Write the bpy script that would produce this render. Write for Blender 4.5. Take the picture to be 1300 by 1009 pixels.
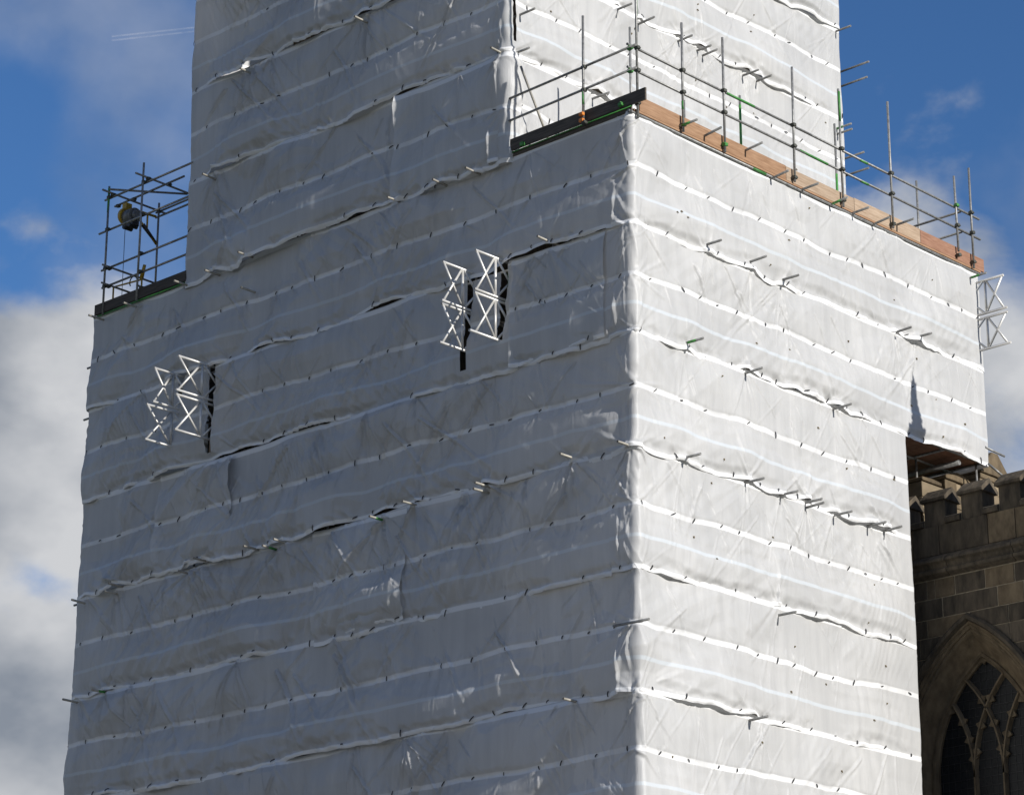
import bpy, bmesh, math, random
import numpy as np
from mathutils import Vector, Matrix

for o in list(bpy.data.objects):
    bpy.data.objects.remove(o)
scene = bpy.context.scene
COL = scene.collection
R = math.radians

# ------------------------------------------------------------------ camera
cam_d = bpy.data.cameras.new('camera')
cam = bpy.data.objects.new('camera', cam_d)
COL.objects.link(cam)
cam.location = (29.74, -34.70, 1.60)
cam.rotation_euler = (R(90 + 18.85), 0, R(43.3))
cam_d.sensor_width = 36
cam_d.lens = 36 * 3490 / 1300
cam_d.clip_start = 0.5
cam_d.clip_end = 6000
scene.camera = cam

# ------------------------------------------------------------------ sun and sky
SUN_EL, SUN_AZ = 21.0, 1.25          # azimuth counted from +X towards +Y: the sun runs along the shaded face
sun_d = bpy.data.lights.new('sun', 'SUN')
sun_d.energy = 4.3
sun_d.angle = R(0.55)
sun_d.color = (1.0, 0.965, 0.915)
sun = bpy.data.objects.new('sun', sun_d)
COL.objects.link(sun)
S = Vector((math.cos(R(SUN_EL)) * math.cos(R(SUN_AZ)), math.cos(R(SUN_EL)) * math.sin(R(SUN_AZ)), math.sin(R(SUN_EL))))
sun.rotation_euler = (-S).to_track_quat('-Z', 'Y').to_euler()
sun.location = S * 80

world = bpy.data.worlds.new('World')
scene.world = world
world.use_nodes = True
nt = world.node_tree
nt.nodes.clear()
def N(t, **kw):
    n = nt.nodes.new(t)
    for k, v in kw.items():
        setattr(n, k, v)
    return n
def Lk(a, b):
    nt.links.new(a, b)
def Mth(op, a, b=None, c=None):
    n = N('ShaderNodeMath', operation=op)
    for i, v in enumerate((a, b, c)):
        if v is None:
            continue
        if isinstance(v, (int, float)):
            n.inputs[i].default_value = v
        else:
            Lk(v, n.inputs[i])
    return n.outputs[0]
sky = N('ShaderNodeTexSky')
sky.sky_type = 'NISHITA'
sky.sun_disc = False
sky.sun_elevation = R(SUN_EL)
sky.sun_rotation = R(90 - SUN_AZ)
sky.altitude = 100
sky.air_density = 1.06
sky.dust_density = 0.0
sky.ozone_density = 8.5
VEIL_OFF = (4.2, 5.0, -17.4)
CLOUD_OFF = (19.8, 18.0, 1.8)
tc = N('ShaderNodeTexCoord')
mp = N('ShaderNodeMapping')
mp.inputs['Location'].default_value = CLOUD_OFF
mp.inputs['Scale'].default_value = (1, 1, 1.5)
Lk(tc.outputs['Generated'], mp.inputs['Vector'])
nz = N('ShaderNodeTexNoise')
nz.inputs['Scale'].default_value = 8.0
nz.inputs['Detail'].default_value = 9
nz.inputs['Roughness'].default_value = 0.52
nz.inputs['Distortion'].default_value = 0.25
Lk(mp.outputs[0], nz.inputs['Vector'])
sep = N('ShaderNodeSeparateXYZ')
Lk(tc.outputs['Generated'], sep.inputs[0])
# heaped cloud is denser towards the horizon all round, thin veils higher up
elev = sep.outputs['Z']
th = Mth('MAXIMUM', Mth('ADD', Mth('MULTIPLY', elev, 1.75), -0.115), 0.30)
dens = Mth('SUBTRACT', nz.outputs['Fac'], th)
heap = N('ShaderNodeMapRange', interpolation_type='SMOOTHSTEP')
heap.inputs['From Min'].default_value = -0.05
heap.inputs['From Max'].default_value = 0.12
Lk(dens, heap.inputs['Value'])
mp2 = N('ShaderNodeMapping')
mp2.inputs['Location'].default_value = VEIL_OFF
Lk(tc.outputs['Generated'], mp2.inputs['Vector'])
nz2 = N('ShaderNodeTexNoise')
nz2.inputs['Scale'].default_value = 9.0
nz2.inputs['Detail'].default_value = 6
nz2.inputs['Roughness'].default_value = 0.5
Lk(mp2.outputs[0], nz2.inputs['Vector'])
veil = N('ShaderNodeMapRange', interpolation_type='SMOOTHSTEP')
veil.inputs['From Min'].default_value = 0.50
veil.inputs['From Max'].default_value = 0.74
veil.inputs['To Max'].default_value = 0.34
Lk(nz2.outputs['Fac'], veil.inputs['Value'])
cover = Mth('MAXIMUM', heap.outputs[0], veil.outputs[0])
nz3 = N('ShaderNodeTexNoise')
nz3.inputs['Scale'].default_value = 12.0
nz3.inputs['Detail'].default_value = 5
Lk(mp.outputs[0], nz3.inputs['Vector'])
crm = N('ShaderNodeMapRange')
crm.inputs['From Min'].default_value = 0.34
crm.inputs['From Max'].default_value = 0.62
Lk(nz3.outputs['Fac'], crm.inputs['Value'])
ccol = N('ShaderNodeMix', data_type='RGBA')
ccol.inputs['A'].default_value = (2.2, 2.5, 3.0, 1)
ccol.inputs['B'].default_value = (5.6, 5.7, 5.9, 1)
Lk(crm.outputs[0], ccol.inputs['Factor'])
cmix = N('ShaderNodeMix', data_type='RGBA')
Lk(cover, cmix.inputs['Factor'])
Lk(sky.outputs[0], cmix.inputs['A'])
Lk(ccol.outputs['Result'], cmix.inputs['B'])
bg = N('ShaderNodeBackground')
bg.inputs['Strength'].default_value = 0.093
Lk(cmix.outputs['Result'], bg.inputs['Color'])
wo = N('ShaderNodeOutputWorld')
Lk(bg.outputs[0], wo.inputs['Surface'])

# ------------------------------------------------------------------ exposure
vs = scene.view_settings
vs.view_transform = 'Standard'
vs.look = 'None'
vs.exposure = 0.24
vs.gamma = 1.0
vs.use_curve_mapping = False

# ------------------------------------------------------------------ materials
def new_mat(name):
    m = bpy.data.materials.new(name)
    m.use_nodes = True
    m.node_tree.nodes.clear()
    return m
def nodes(m):
    t = m.node_tree
    def n(ty, ins=None, **kw):
        x = t.nodes.new(ty)
        for k, v in kw.items():
            setattr(x, k, v)
        for k, v in (ins or {}).items():
            if hasattr(v, 'node'):
                t.links.new(v, x.inputs[k])
            else:
                x.inputs[k].default_value = v
        return x
    return n
def mat_plain(name, c1, c2, rough, metallic=0.0, scale=8.0, bump=0.1, dist=0.01, spec=0.5, stretch=(1, 1, 1)):
    """two tone noise mottling with fine relief"""
    m = new_mat(name)
    n = nodes(m)
    tcn = n('ShaderNodeTexCoord')
    mpn = n('ShaderNodeMapping', {'Vector': tcn.outputs['Object'], 'Scale': stretch})
    info = n('ShaderNodeObjectInfo')
    off = n('ShaderNodeVectorMath', {0: mpn.outputs[0]}, operation='ADD')
    mul = n('ShaderNodeMath', {0: info.outputs['Random'], 1: 37.0}, operation='MULTIPLY')
    m.node_tree.links.new(mul.outputs[0], off.inputs[1])
    nzn = n('ShaderNodeTexNoise', {'Vector': off.outputs[0], 'Scale': scale, 'Detail': 8.0, 'Roughness': 0.6})
    rmp = n('ShaderNodeMapRange', {'Value': nzn.outputs['Fac'], 'From Min': 0.3, 'From Max': 0.7})
    mx = n('ShaderNodeMix', {'Factor': rmp.outputs[0], 'A': (*c1, 1), 'B': (*c2, 1)}, data_type='RGBA')
    hv = n('ShaderNodeMapRange', {'Value': info.outputs['Random'], 'To Min': 0.82, 'To Max': 1.14})
    hs = n('ShaderNodeHueSaturation', {'Color': mx.outputs['Result'], 'Value': hv.outputs[0]})
    bm = n('ShaderNodeBump', {'Height': nzn.outputs['Fac'], 'Strength': bump, 'Distance': dist})
    p = n('ShaderNodeBsdfPrincipled', {'Base Color': hs.outputs[0], 'Roughness': rough, 'Metallic': metallic,
                                       'Specular IOR Level': spec, 'Normal': bm.outputs[0]})
    o = n('ShaderNodeOutputMaterial', {'Surface': p.outputs[0]})
    return m

def mat_sheet():
    m = new_mat('reinforced_polythene_sheet')
    n = nodes(m)
    uv = n('ShaderNodeUVMap', uv_map='sheet')
    sp = n('ShaderNodeSeparateXYZ', {0: uv.outputs[0]})
    t = sp.outputs['Y']
    def band(c, w, soft=0.004):
        d = n('ShaderNodeMath', {0: t, 1: c}, operation='SUBTRACT')
        a = n('ShaderNodeMath', {0: d.outputs[0]}, operation='ABSOLUTE')
        r = n('ShaderNodeMapRange', {'Value': a.outputs[0], 'From Min': w - soft, 'From Max': w + soft, 'To Min': 1.0, 'To Max': 0.0})
        return r.outputs[0]
    b1, b2, b3, b4 = band(0.475, 0.021), band(0.745, 0.015), band(0.985, 0.019), band(0.03, 0.022)
    g = n('ShaderNodeNewGeometry')
    # dirt: faint vertical rain streaks and blotches
    mpa = n('ShaderNodeMapping', {'Vector': g.outputs['Position'], 'Scale': (5.0, 5.0, 0.45)})
    na = n('ShaderNodeTexNoise', {'Vector': mpa.outputs[0], 'Scale': 1.0, 'Detail': 7.0, 'Roughness': 0.62})
    nb = n('ShaderNodeTexNoise', {'Vector': g.outputs['Position'], 'Scale': 0.55, 'Detail': 5.0})
    dm = n('ShaderNodeMath', {0: na.outputs['Fac'], 1: nb.outputs['Fac']}, operation='MULTIPLY')
    dr = n('ShaderNodeMapRange', {'Value': dm.outputs[0], 'From Min': 0.12, 'From Max': 0.40, 'To Min': 0.0, 'To Max': 1.0})
    base = n('ShaderNodeMix', {'Factor': dr.outputs[0], 'A': (0.565, 0.565, 0.555, 1), 'B': (0.715, 0.71, 0.692, 1)}, data_type='RGBA')
    nw = n('ShaderNodeTexNoise', {'Vector': g.outputs['Position'], 'Scale': 1.1, 'Detail': 4.0})
    nwr = n('ShaderNodeMapRange', {'Value': nw.outputs['Fac'], 'From Min': 0.35, 'From Max': 0.65, 'To Min': 0.5, 'To Max': 1.0})
    b1n = n('ShaderNodeMath', {0: b1, 1: nwr.outputs[0]}, operation='MULTIPLY')
    b4n = n('ShaderNodeMath', {0: b4, 1: 0.85}, operation='MULTIPLY')
    w1 = n('ShaderNodeMath', {0: b1n.outputs[0], 1: b3}, operation='MAXIMUM')
    w2 = n('ShaderNodeMath', {0: w1.outputs[0], 1: b4n.outputs[0]}, operation='MAXIMUM')
    c1 = n('ShaderNodeMix', {'Factor': w2.outputs[0], 'A': base.outputs['Result'], 'B': (0.90, 0.90, 0.89, 1)}, data_type='RGBA')
    b2s = n('ShaderNodeMath', {0: b2, 1: 0.8}, operation='MULTIPLY')
    c2 = n('ShaderNodeMix', {'Factor': b2s.outputs[0], 'A': c1.outputs['Result'], 'B': (0.75, 0.80, 0.835, 1)}, data_type='RGBA')
    # crinkle of the film: fine creases running mostly up and down
    mpb = n('ShaderNodeMapping', {'Vector': g.outputs['Position'], 'Scale': (17.0, 17.0, 3.2)})
    nc = n('ShaderNodeTexNoise', {'Vector': mpb.outputs[0], 'Scale': 1.0, 'Detail': 5.0, 'Roughness': 0.55, 'Distortion': 0.6})
    nd = n('ShaderNodeTexNoise', {'Vector': g.outputs['Position'], 'Scale': 26.0, 'Detail': 3.0})
    ms = n('ShaderNodeTexNoise', {'Vector': g.outputs['Position'], 'Scale': 0.8, 'Detail': 2.0})
    msr = n('ShaderNodeMapRange', {'Value': ms.outputs['Fac'], 'From Min': 0.42, 'From Max': 0.66, 'To Min': 0.12, 'To Max': 1.0})
    hc = n('ShaderNodeMath', {0: nc.outputs['Fac'], 1: msr.outputs[0]}, operation='MULTIPLY')
    hd = n('ShaderNodeMath', {0: nd.outputs['Fac'], 1: 0.12}, operation='MULTIPLY')
    he = n('ShaderNodeMath', {0: hc.outputs[0], 1: hd.outputs[0]}, operation='ADD')
    bm = n('ShaderNodeBump', {'Height': he.outputs[0], 'Strength': 0.5, 'Distance': 0.018})
    p = n('ShaderNodeBsdfPrincipled', {'Base Color': c2.outputs['Result'], 'Roughness': 0.46, 'Specular IOR Level': 0.4, 'Normal': bm.outputs[0]})
    tr = n('ShaderNodeBsdfTranslucent', {'Color': (0.72, 0.71, 0.69, 1), 'Normal': bm.outputs[0]})
    fac = n('ShaderNodeMapRange', {'Value': w2.outputs[0], 'To Min': 0.28, 'To Max': 0.13})
    mxs = n('ShaderNodeMixShader', {0: fac.outputs[0], 1: p.outputs[0], 2: tr.outputs[0]})
    n('ShaderNodeOutputMaterial', {'Surface': mxs.outputs[0]})
    return m

M = {}
M['sheet'] = mat_sheet()
M['tube'] = mat_plain('galvanised_tube', (0.16, 0.16, 0.15), (0.36, 0.355, 0.34), 0.5, 0.4, 14, 0.15, 0.004)
M['tube_pale'] = mat_plain('pale_tube', (0.30, 0.28, 0.23), (0.45, 0.42, 0.36), 0.6, 0.25, 14, 0.15, 0.004)  # paler, warmer tone than the galvanised tube
M['green'] = mat_plain('green_tube_paint', (0.03, 0.17, 0.035), (0.08, 0.30, 0.06), 0.55, 0, 10, 0.1, 0.003)
M['alu'] = mat_plain('aluminium_lattice', (0.56, 0.55, 0.52), (0.74, 0.72, 0.68), 0.42, 0.35, 10, 0.08, 0.003)
M['coupler'] = mat_plain('forged_coupler', (0.05, 0.055, 0.045), (0.13, 0.13, 0.11), 0.6, 0.5, 30, 0.2, 0.004)
M['orange'] = mat_plain('orange_coupler_cap', (0.55, 0.16, 0.02), (0.7, 0.24, 0.04), 0.5, 0, 20, 0.1, 0.003)
M['tie'] = mat_plain('black_plastic_tie', (0.012, 0.012, 0.012), (0.03, 0.03, 0.03), 0.5, 0, 20, 0.05, 0.002)
M['toggle'] = mat_plain('brown_toggle', (0.10, 0.075, 0.03), (0.22, 0.17, 0.09), 0.6, 0, 20, 0.05, 0.002)
wst = (14, 1.2, 14)
M['board_orange'] = mat_plain('warm_timber', (0.21, 0.115, 0.06), (0.36, 0.22, 0.13), 0.75, 0, 2.2, 0.3, 0.004, 0.3, wst)
M['board_pale'] = mat_plain('weathered_timber', (0.27, 0.19, 0.125), (0.42, 0.32, 0.23), 0.8, 0, 2.2, 0.3, 0.004, 0.3, wst)
M['board_red'] = mat_plain('red_brown_timber', (0.20, 0.095, 0.055), (0.34, 0.19, 0.125), 0.75, 0, 2.2, 0.3, 0.004, 0.3, wst)
M['board_dark'] = mat_plain('shade_dark_timber', (0.045, 0.038, 0.03), (0.12, 0.10, 0.08), 0.75, 0, 2.2, 0.3, 0.004, 0.3, (1.2, 14, 14))  # shade of the shaded-edge toe boards put into the timber colour
M['board_grey'] = mat_plain('grey_timber', (0.10, 0.08, 0.06), (0.20, 0.16, 0.12), 0.8, 0, 2.2, 0.3, 0.004, 0.3, wst)
M['yellow'] = mat_plain('yellow_winch_paint', (0.42, 0.25, 0.015), (0.58, 0.38, 0.03), 0.45, 0, 12, 0.1, 0.003)
M['black'] = mat_plain('black_casing', (0.015, 0.015, 0.016), (0.035, 0.035, 0.036), 0.45, 0, 12, 0.1, 0.003)
M['grey_case'] = mat_plain('grey_casing', (0.12, 0.125, 0.13), (0.2, 0.205, 0.21), 0.45, 0.2, 12, 0.1, 0.003)
M['stone'] = mat_plain('dark_sandstone', (0.040, 0.034, 0.026), (0.135, 0.108, 0.075), 0.9, 0, 4.2, 0.9, 0.03, 0.2, (1.6, 1.6, 0.45))  # very dark stone, mottled in vertical streaks
M['stone_warm'] = mat_plain('cleaned_sandstone', (0.085, 0.064, 0.040), (0.19, 0.145, 0.090), 0.9, 0, 4.5, 0.9, 0.03, 0.2, (1.3, 1.3, 0.6))
M['stone_pale'] = mat_plain('pale_sandstone', (0.14, 0.11, 0.068), (0.28, 0.22, 0.145), 0.9, 0, 3.0, 0.5, 0.02, 0.2)
M['mortar'] = mat_plain('lime_mortar', (0.20, 0.165, 0.115), (0.33, 0.28, 0.20), 0.95, 0, 12, 0.4, 0.01, 0.1)
M['glass'] = mat_plain('dark_leaded_glass', (0.006, 0.007, 0.008), (0.014, 0.015, 0.016), 0.45, 0, 5, 0.25, 0.01, 0.25)
M['lead'] = mat_plain('roof_lead', (0.10, 0.10, 0.105), (0.17, 0.17, 0.175), 0.6, 0.3, 3, 0.1, 0.01)
M['grass'] = mat_plain('grass_ground', (0.035, 0.05, 0.022), (0.07, 0.085, 0.042), 0.95, 0, 0.6, 0.5, 0.05, 0.1)
M['paving'] = mat_plain('stone_paving', (0.15, 0.147, 0.14), (0.24, 0.235, 0.225), 0.9, 0, 1.5, 0.3, 0.01, 0.2)
M['cable'] = M['black']

# ------------------------------------------------------------------ helpers
def link(name, me, mat, parent=None):
    o = bpy.data.objects.new(name, me)
    COL.objects.link(o)
    if mat is not None and not me.materials:
        me.materials.append(M[mat])
    if parent is not None:
        o.parent = parent
    return o
def tag(o, label=None, cat=None, group=None, kind=None):
    if label: o['label'] = label
    if cat: o['category'] = cat
    if group: o['group'] = group
    if kind: o['kind'] = kind
    return o
def empty(name, loc=(0, 0, 0)):
    o = bpy.data.objects.new(name, None)
    o.empty_display_size = 0.3
    o.location = loc
    COL.objects.link(o)
    return o
class MB:
    """collects solid pieces for one mesh (world coordinates)"""
    def __init__(s):
        s.v, s.f, s.sm = [], [], []
    def add(s, vs_, fs, smooth=False):
        b = len(s.v)
        s.v += [tuple(p) for p in vs_]
        s.f += [[b + i for i in f] for f in fs]
        s.sm += [smooth] * len(fs)
        return s
    def box(s, lo, hi):
        (a, b, c), (d, e, f) = lo, hi
        return s.add([(a, b, c), (d, b, c), (d, e, c), (a, e, c), (a, b, f), (d, b, f), (d, e, f), (a, e, f)],
                     [(3, 2, 1, 0), (4, 5, 6, 7), (0, 1, 5, 4), (1, 2, 6, 5), (2, 3, 7, 6), (3, 0, 4, 7)])
    def tube(s, p, q, r, n=10, r2=None, hollow=False):
        p, q = Vector(p), Vector(q)
        d = (q - p).normalized()
        a = d.orthogonal().normalized()
        b = d.cross(a)
        r2 = r if r2 is None else r2
        base = len(s.v)
        for c, rr in ((p, r), (q, r2)):
            for k in range(n):
                th_ = 2 * math.pi * k / n
                s.v.append(tuple(c + rr * (math.cos(th_) * a + math.sin(th_) * b)))
        for k in range(n):
            j = (k + 1) % n
            s.f.append([base + k, base + j, base + n + j, base + n + k]); s.sm.append(True)
        if hollow:      # open bore sunk into both ends
            for e, (c, sg) in enumerate(((p, 1), (q, -1))):
                i0 = len(s.v)
                for depth in (0.0, 0.06):
                    for k in range(n):
                        th_ = 2 * math.pi * k / n
                        s.v.append(tuple(c + d * sg * depth + 0.8 * r * (math.cos(th_) * a + math.sin(th_) * b)))
                for k in range(n):
                    j = (k + 1) % n
                    s.f.append([base + e * n + k, base + e * n + j, i0 + j, i0 + k]); s.sm.append(False)
                    s.f.append([i0 + k, i0 + j, i0 + n + j, i0 + n + k]); s.sm.append(True)
                s.f.append([i0 + n + k for k in range(n)]); s.sm.append(False)
        else:
            s.f.append([base + k for k in range(n)][::-1]); s.sm.append(False)
            s.f.append([base + n + k for k in range(n)]); s.sm.append(False)
        return s
    def prism(s, poly, axis, lo, hi):
        """poly: list of 2D points; axis 'y': (x,z) pushed along y; axis 'x': (y,z) pushed along x"""
        n = len(poly)
        if axis == 'y':
            A = [(p[0], lo, p[1]) for p in poly]; B = [(p[0], hi, p[1]) for p in poly]
        elif axis == 'x':
            A = [(lo, p[0], p[1]) for p in poly]; B = [(hi, p[0], p[1]) for p in poly]
        else:
            A = [(p[0], p[1], lo) for p in poly]; B = [(p[0], p[1], hi) for p in poly]
        return s.add(A + B, [list(range(n))[::-1], [n + k for k in range(n)]] +
                     [[k, (k + 1) % n, n + (k + 1) % n, n + k] for k in range(n)])
    def mesh(s, name, bevel=0.0, origin=None):
        me = bpy.data.meshes.new(name)
        vv = s.v
        if origin is not None:
            vv = [(x - origin[0], y - origin[1], z - origin[2]) for x, y, z in vv]
        me.from_pydata(vv, [], s.f)
        me.polygons.foreach_set('use_smooth', s.sm)
        bm = bmesh.new(); bm.from_mesh(me)
        bmesh.ops.recalc_face_normals(bm, faces=bm.faces)
        if bevel > 0:
            bmesh.ops.bevel(bm, geom=list(bm.edges), offset=bevel, segments=1, affect='EDGES', clamp_overlap=True)
        bm.to_mesh(me); bm.free()
        return me
    def build(s, name, mat, parent=None, bevel=0.0, origin=None):
        o = link(name, s.mesh(name, bevel, origin), mat, parent)
        if origin is not None:
            o.location = origin
        return o

rnd = random.Random(11)

# ================================================================== THE SETTING
g = MB()
g.add([(-900, -900, 0), (900, -900, 0), (900, 900, 0), (-900, 900, 0)], [(0, 1, 2, 3)])
tag(g.build('ground', 'grass'), kind='structure')
g = MB()
g.box((-26, -40, -0.2), (44, 8.2, 0.02))
tag(g.build('pavement', 'paving'), kind='structure')

# ================================================================== SHEETING
Wd, Dp, Dl = 15.5, 11.05, 8.15            # lower block: width of shaded face, depth of sunlit face above and below the notch
UX0, UX1, UD = -12.4, -3.07, 10.75        # upper block: x of its two ends, depth
Z = [22.70, 20.48, 18.42, 16.27, 14.11, 11.93, 9.80, 7.68, 5.55, 3.42, 1.30, 0.04]
ZU = [22.60, 24.86, 27.00, 29.20, 31.40]

TAB = np.random.RandomState(5).rand(256, 256)
def vn(x, y, seed=0):
    """smooth value noise, 0..1"""
    x = np.asarray(x, float) + seed * 17.31
    y = np.asarray(y, float) + seed * 5.77
    x, y = np.broadcast_arrays(x, y)
    xi, yi = np.floor(x).astype(int), np.floor(y).astype(int)
    fx, fy = x - xi, y - yi
    fx = fx * fx * fx * (fx * (fx * 6 - 15) + 10); fy = fy * fy * fy * (fy * (fy * 6 - 15) + 10)
    a = TAB[xi & 255, yi & 255]; b = TAB[(xi + 1) & 255, yi & 255]
    c = TAB[xi & 255, (yi + 1) & 255]; d = TAB[(xi + 1) & 255, (yi + 1) & 255]
    return (a * (1 - fx) + b * fx) * (1 - fy) + (c * (1 - fx) + d * fx) * fy
def ridge(x, y, seed):
    return 1 - np.abs(2 * vn(x, y, seed) - 1)

def pln(x, y, seed):
    """piecewise linear noise on triangles: flat facets meeting in straight creases, 0..1"""
    x = np.asarray(x, float) + seed * 11.13
    y = np.asarray(y, float) + seed * 3.71
    x, y = np.broadcast_arrays(x, y)
    xi, yi = np.floor(x).astype(int), np.floor(y).astype(int)
    fx, fy = x - xi, y - yi
    a = TAB[xi & 255, yi & 255]; b = TAB[(xi + 1) & 255, yi & 255]
    c = TAB[xi & 255, (yi + 1) & 255]; d = TAB[(xi + 1) & 255, (yi + 1) & 255]
    flip = TAB[(xi * 7 + 3) & 255, (yi * 5 + 9) & 255] > 0.5
    lo_ = np.where(fx + fy < 1, a + (b - a) * fx + (c - a) * fy, d + (c - d) * (1 - fx) + (b - d) * (1 - fy))
    hi_ = np.where(fx > fy, a + (b - a) * fx + (d - b) * fy, a + (c - a) * fy + (d - c) * fx)
    return np.where(flip, hi_, lo_)
def loop_path(x0, x1, y1, step, coarse=0.35):
    """samples round the rectangle x0..x1, 0..y1; u = 0 at the corner (x1, 0); returns pos, normal, u, fine mask"""
    r = 0.055
    pts = []                                   # (x, y, nx, ny, fine)
    def seg(ax, ay, bx, by, nx, ny, st, fine):
        L = math.hypot(bx - ax, by - ay); k = max(2, int(L / st))
        for i in range(k):
            t = i / k
            pts.append((ax + (bx - ax) * t, ay + (by - ay) * t, nx, ny, fine))
    def arc(cx, cy, a0, k=10):
        for i in range(k):
            a = R(a0 + 90 * i / k)
            pts.append((cx + r * math.cos(a), cy + r * math.sin(a), math.cos(a), math.sin(a), 1.0))
    seg(x0, y1 / 2, x0, 1.2, -1, 0, coarse, 0.0)
    seg(x0, 1.2, x0, r, -1, 0, 0.05, 1.0)
    arc(x0 + r, r, 180)
    seg(x0 + r, 0, x1 - r, 0, 0, -1, step, 1.0)
    i_key = len(pts) + 5
    arc(x1 - r, r, 270)
    seg(x1, r, x1, y1 - r, 1, 0, step, 1.0)
    arc(x1 - r, y1 - r, 0)
    seg(x1 - r, y1, x1 - 1.2, y1, 0, 1, 0.05, 1.0)
    seg(x1 - 1.2, y1, x0, y1, 0, 1, coarse, 0.0)
    seg(x0, y1, x0, y1 / 2, -1, 0, coarse, 0.0)
    pts.append(pts[0])
    P = np.array(pts)
    u = np.concatenate([[0], np.cumsum(np.hypot(np.diff(P[:, 0]), np.diff(P[:, 1])))])
    return P, u - u[i_key]

TIE = []
def strap_mesh(L, w, h, bend):
    mb = MB()
    n = 4
    vv, ff = [], []
    for i in range(n + 1):
        t = i / n
        x = (t - 0.5) * L
        zz = h + bend * math.sin(math.pi * t)
        ww = w * (0.75 + 0.25 * math.sin(math.pi * t))
        vv += [(x, -ww, zz - h), (x, ww, zz - h), (x, ww, zz), (x, -ww, zz)]
    for i in range(n):
        a, b = 4 * i, 4 * i + 4
        for k in range(4):
            j = (k + 1) % 4
            ff.append((a + k, a + j, b + j, b + k))
    ff += [(3, 2, 1, 0), (4 * n, 4 * n + 1, 4 * n + 2, 4 * n + 3)]
    mb.add(vv, ff)
    me = mb.mesh('tie')
    me.materials.append(M['tie'])
    return me
for L in (0.07, 0.10, 0.13):
    TIE.append(strap_mesh(L, 0.010, 0.010, 0.012))
mb = MB(); mb.tube((0, 0, -0.01), (0, 0, 0.025), 0.020, 8, 0.012); mb.box((-0.006, -0.035, 0.016), (0.006, 0.005, 0.03))
TOGGLE = mb.mesh('toggle'); TOGGLE.materials.append(M['toggle'])

def smooth_profile(t, xs, ys):
    out = np.zeros_like(t)
    for i in range(len(xs) - 1):
        m = (t >= xs[i]) & (t <= xs[i + 1])
        k = (t[m] - xs[i]) / (xs[i + 1] - xs[i])
        k = k * k * (3 - 2 * k)
        out[m] = ys[i] * (1 - k) + ys[i + 1] * k
    return out

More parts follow.
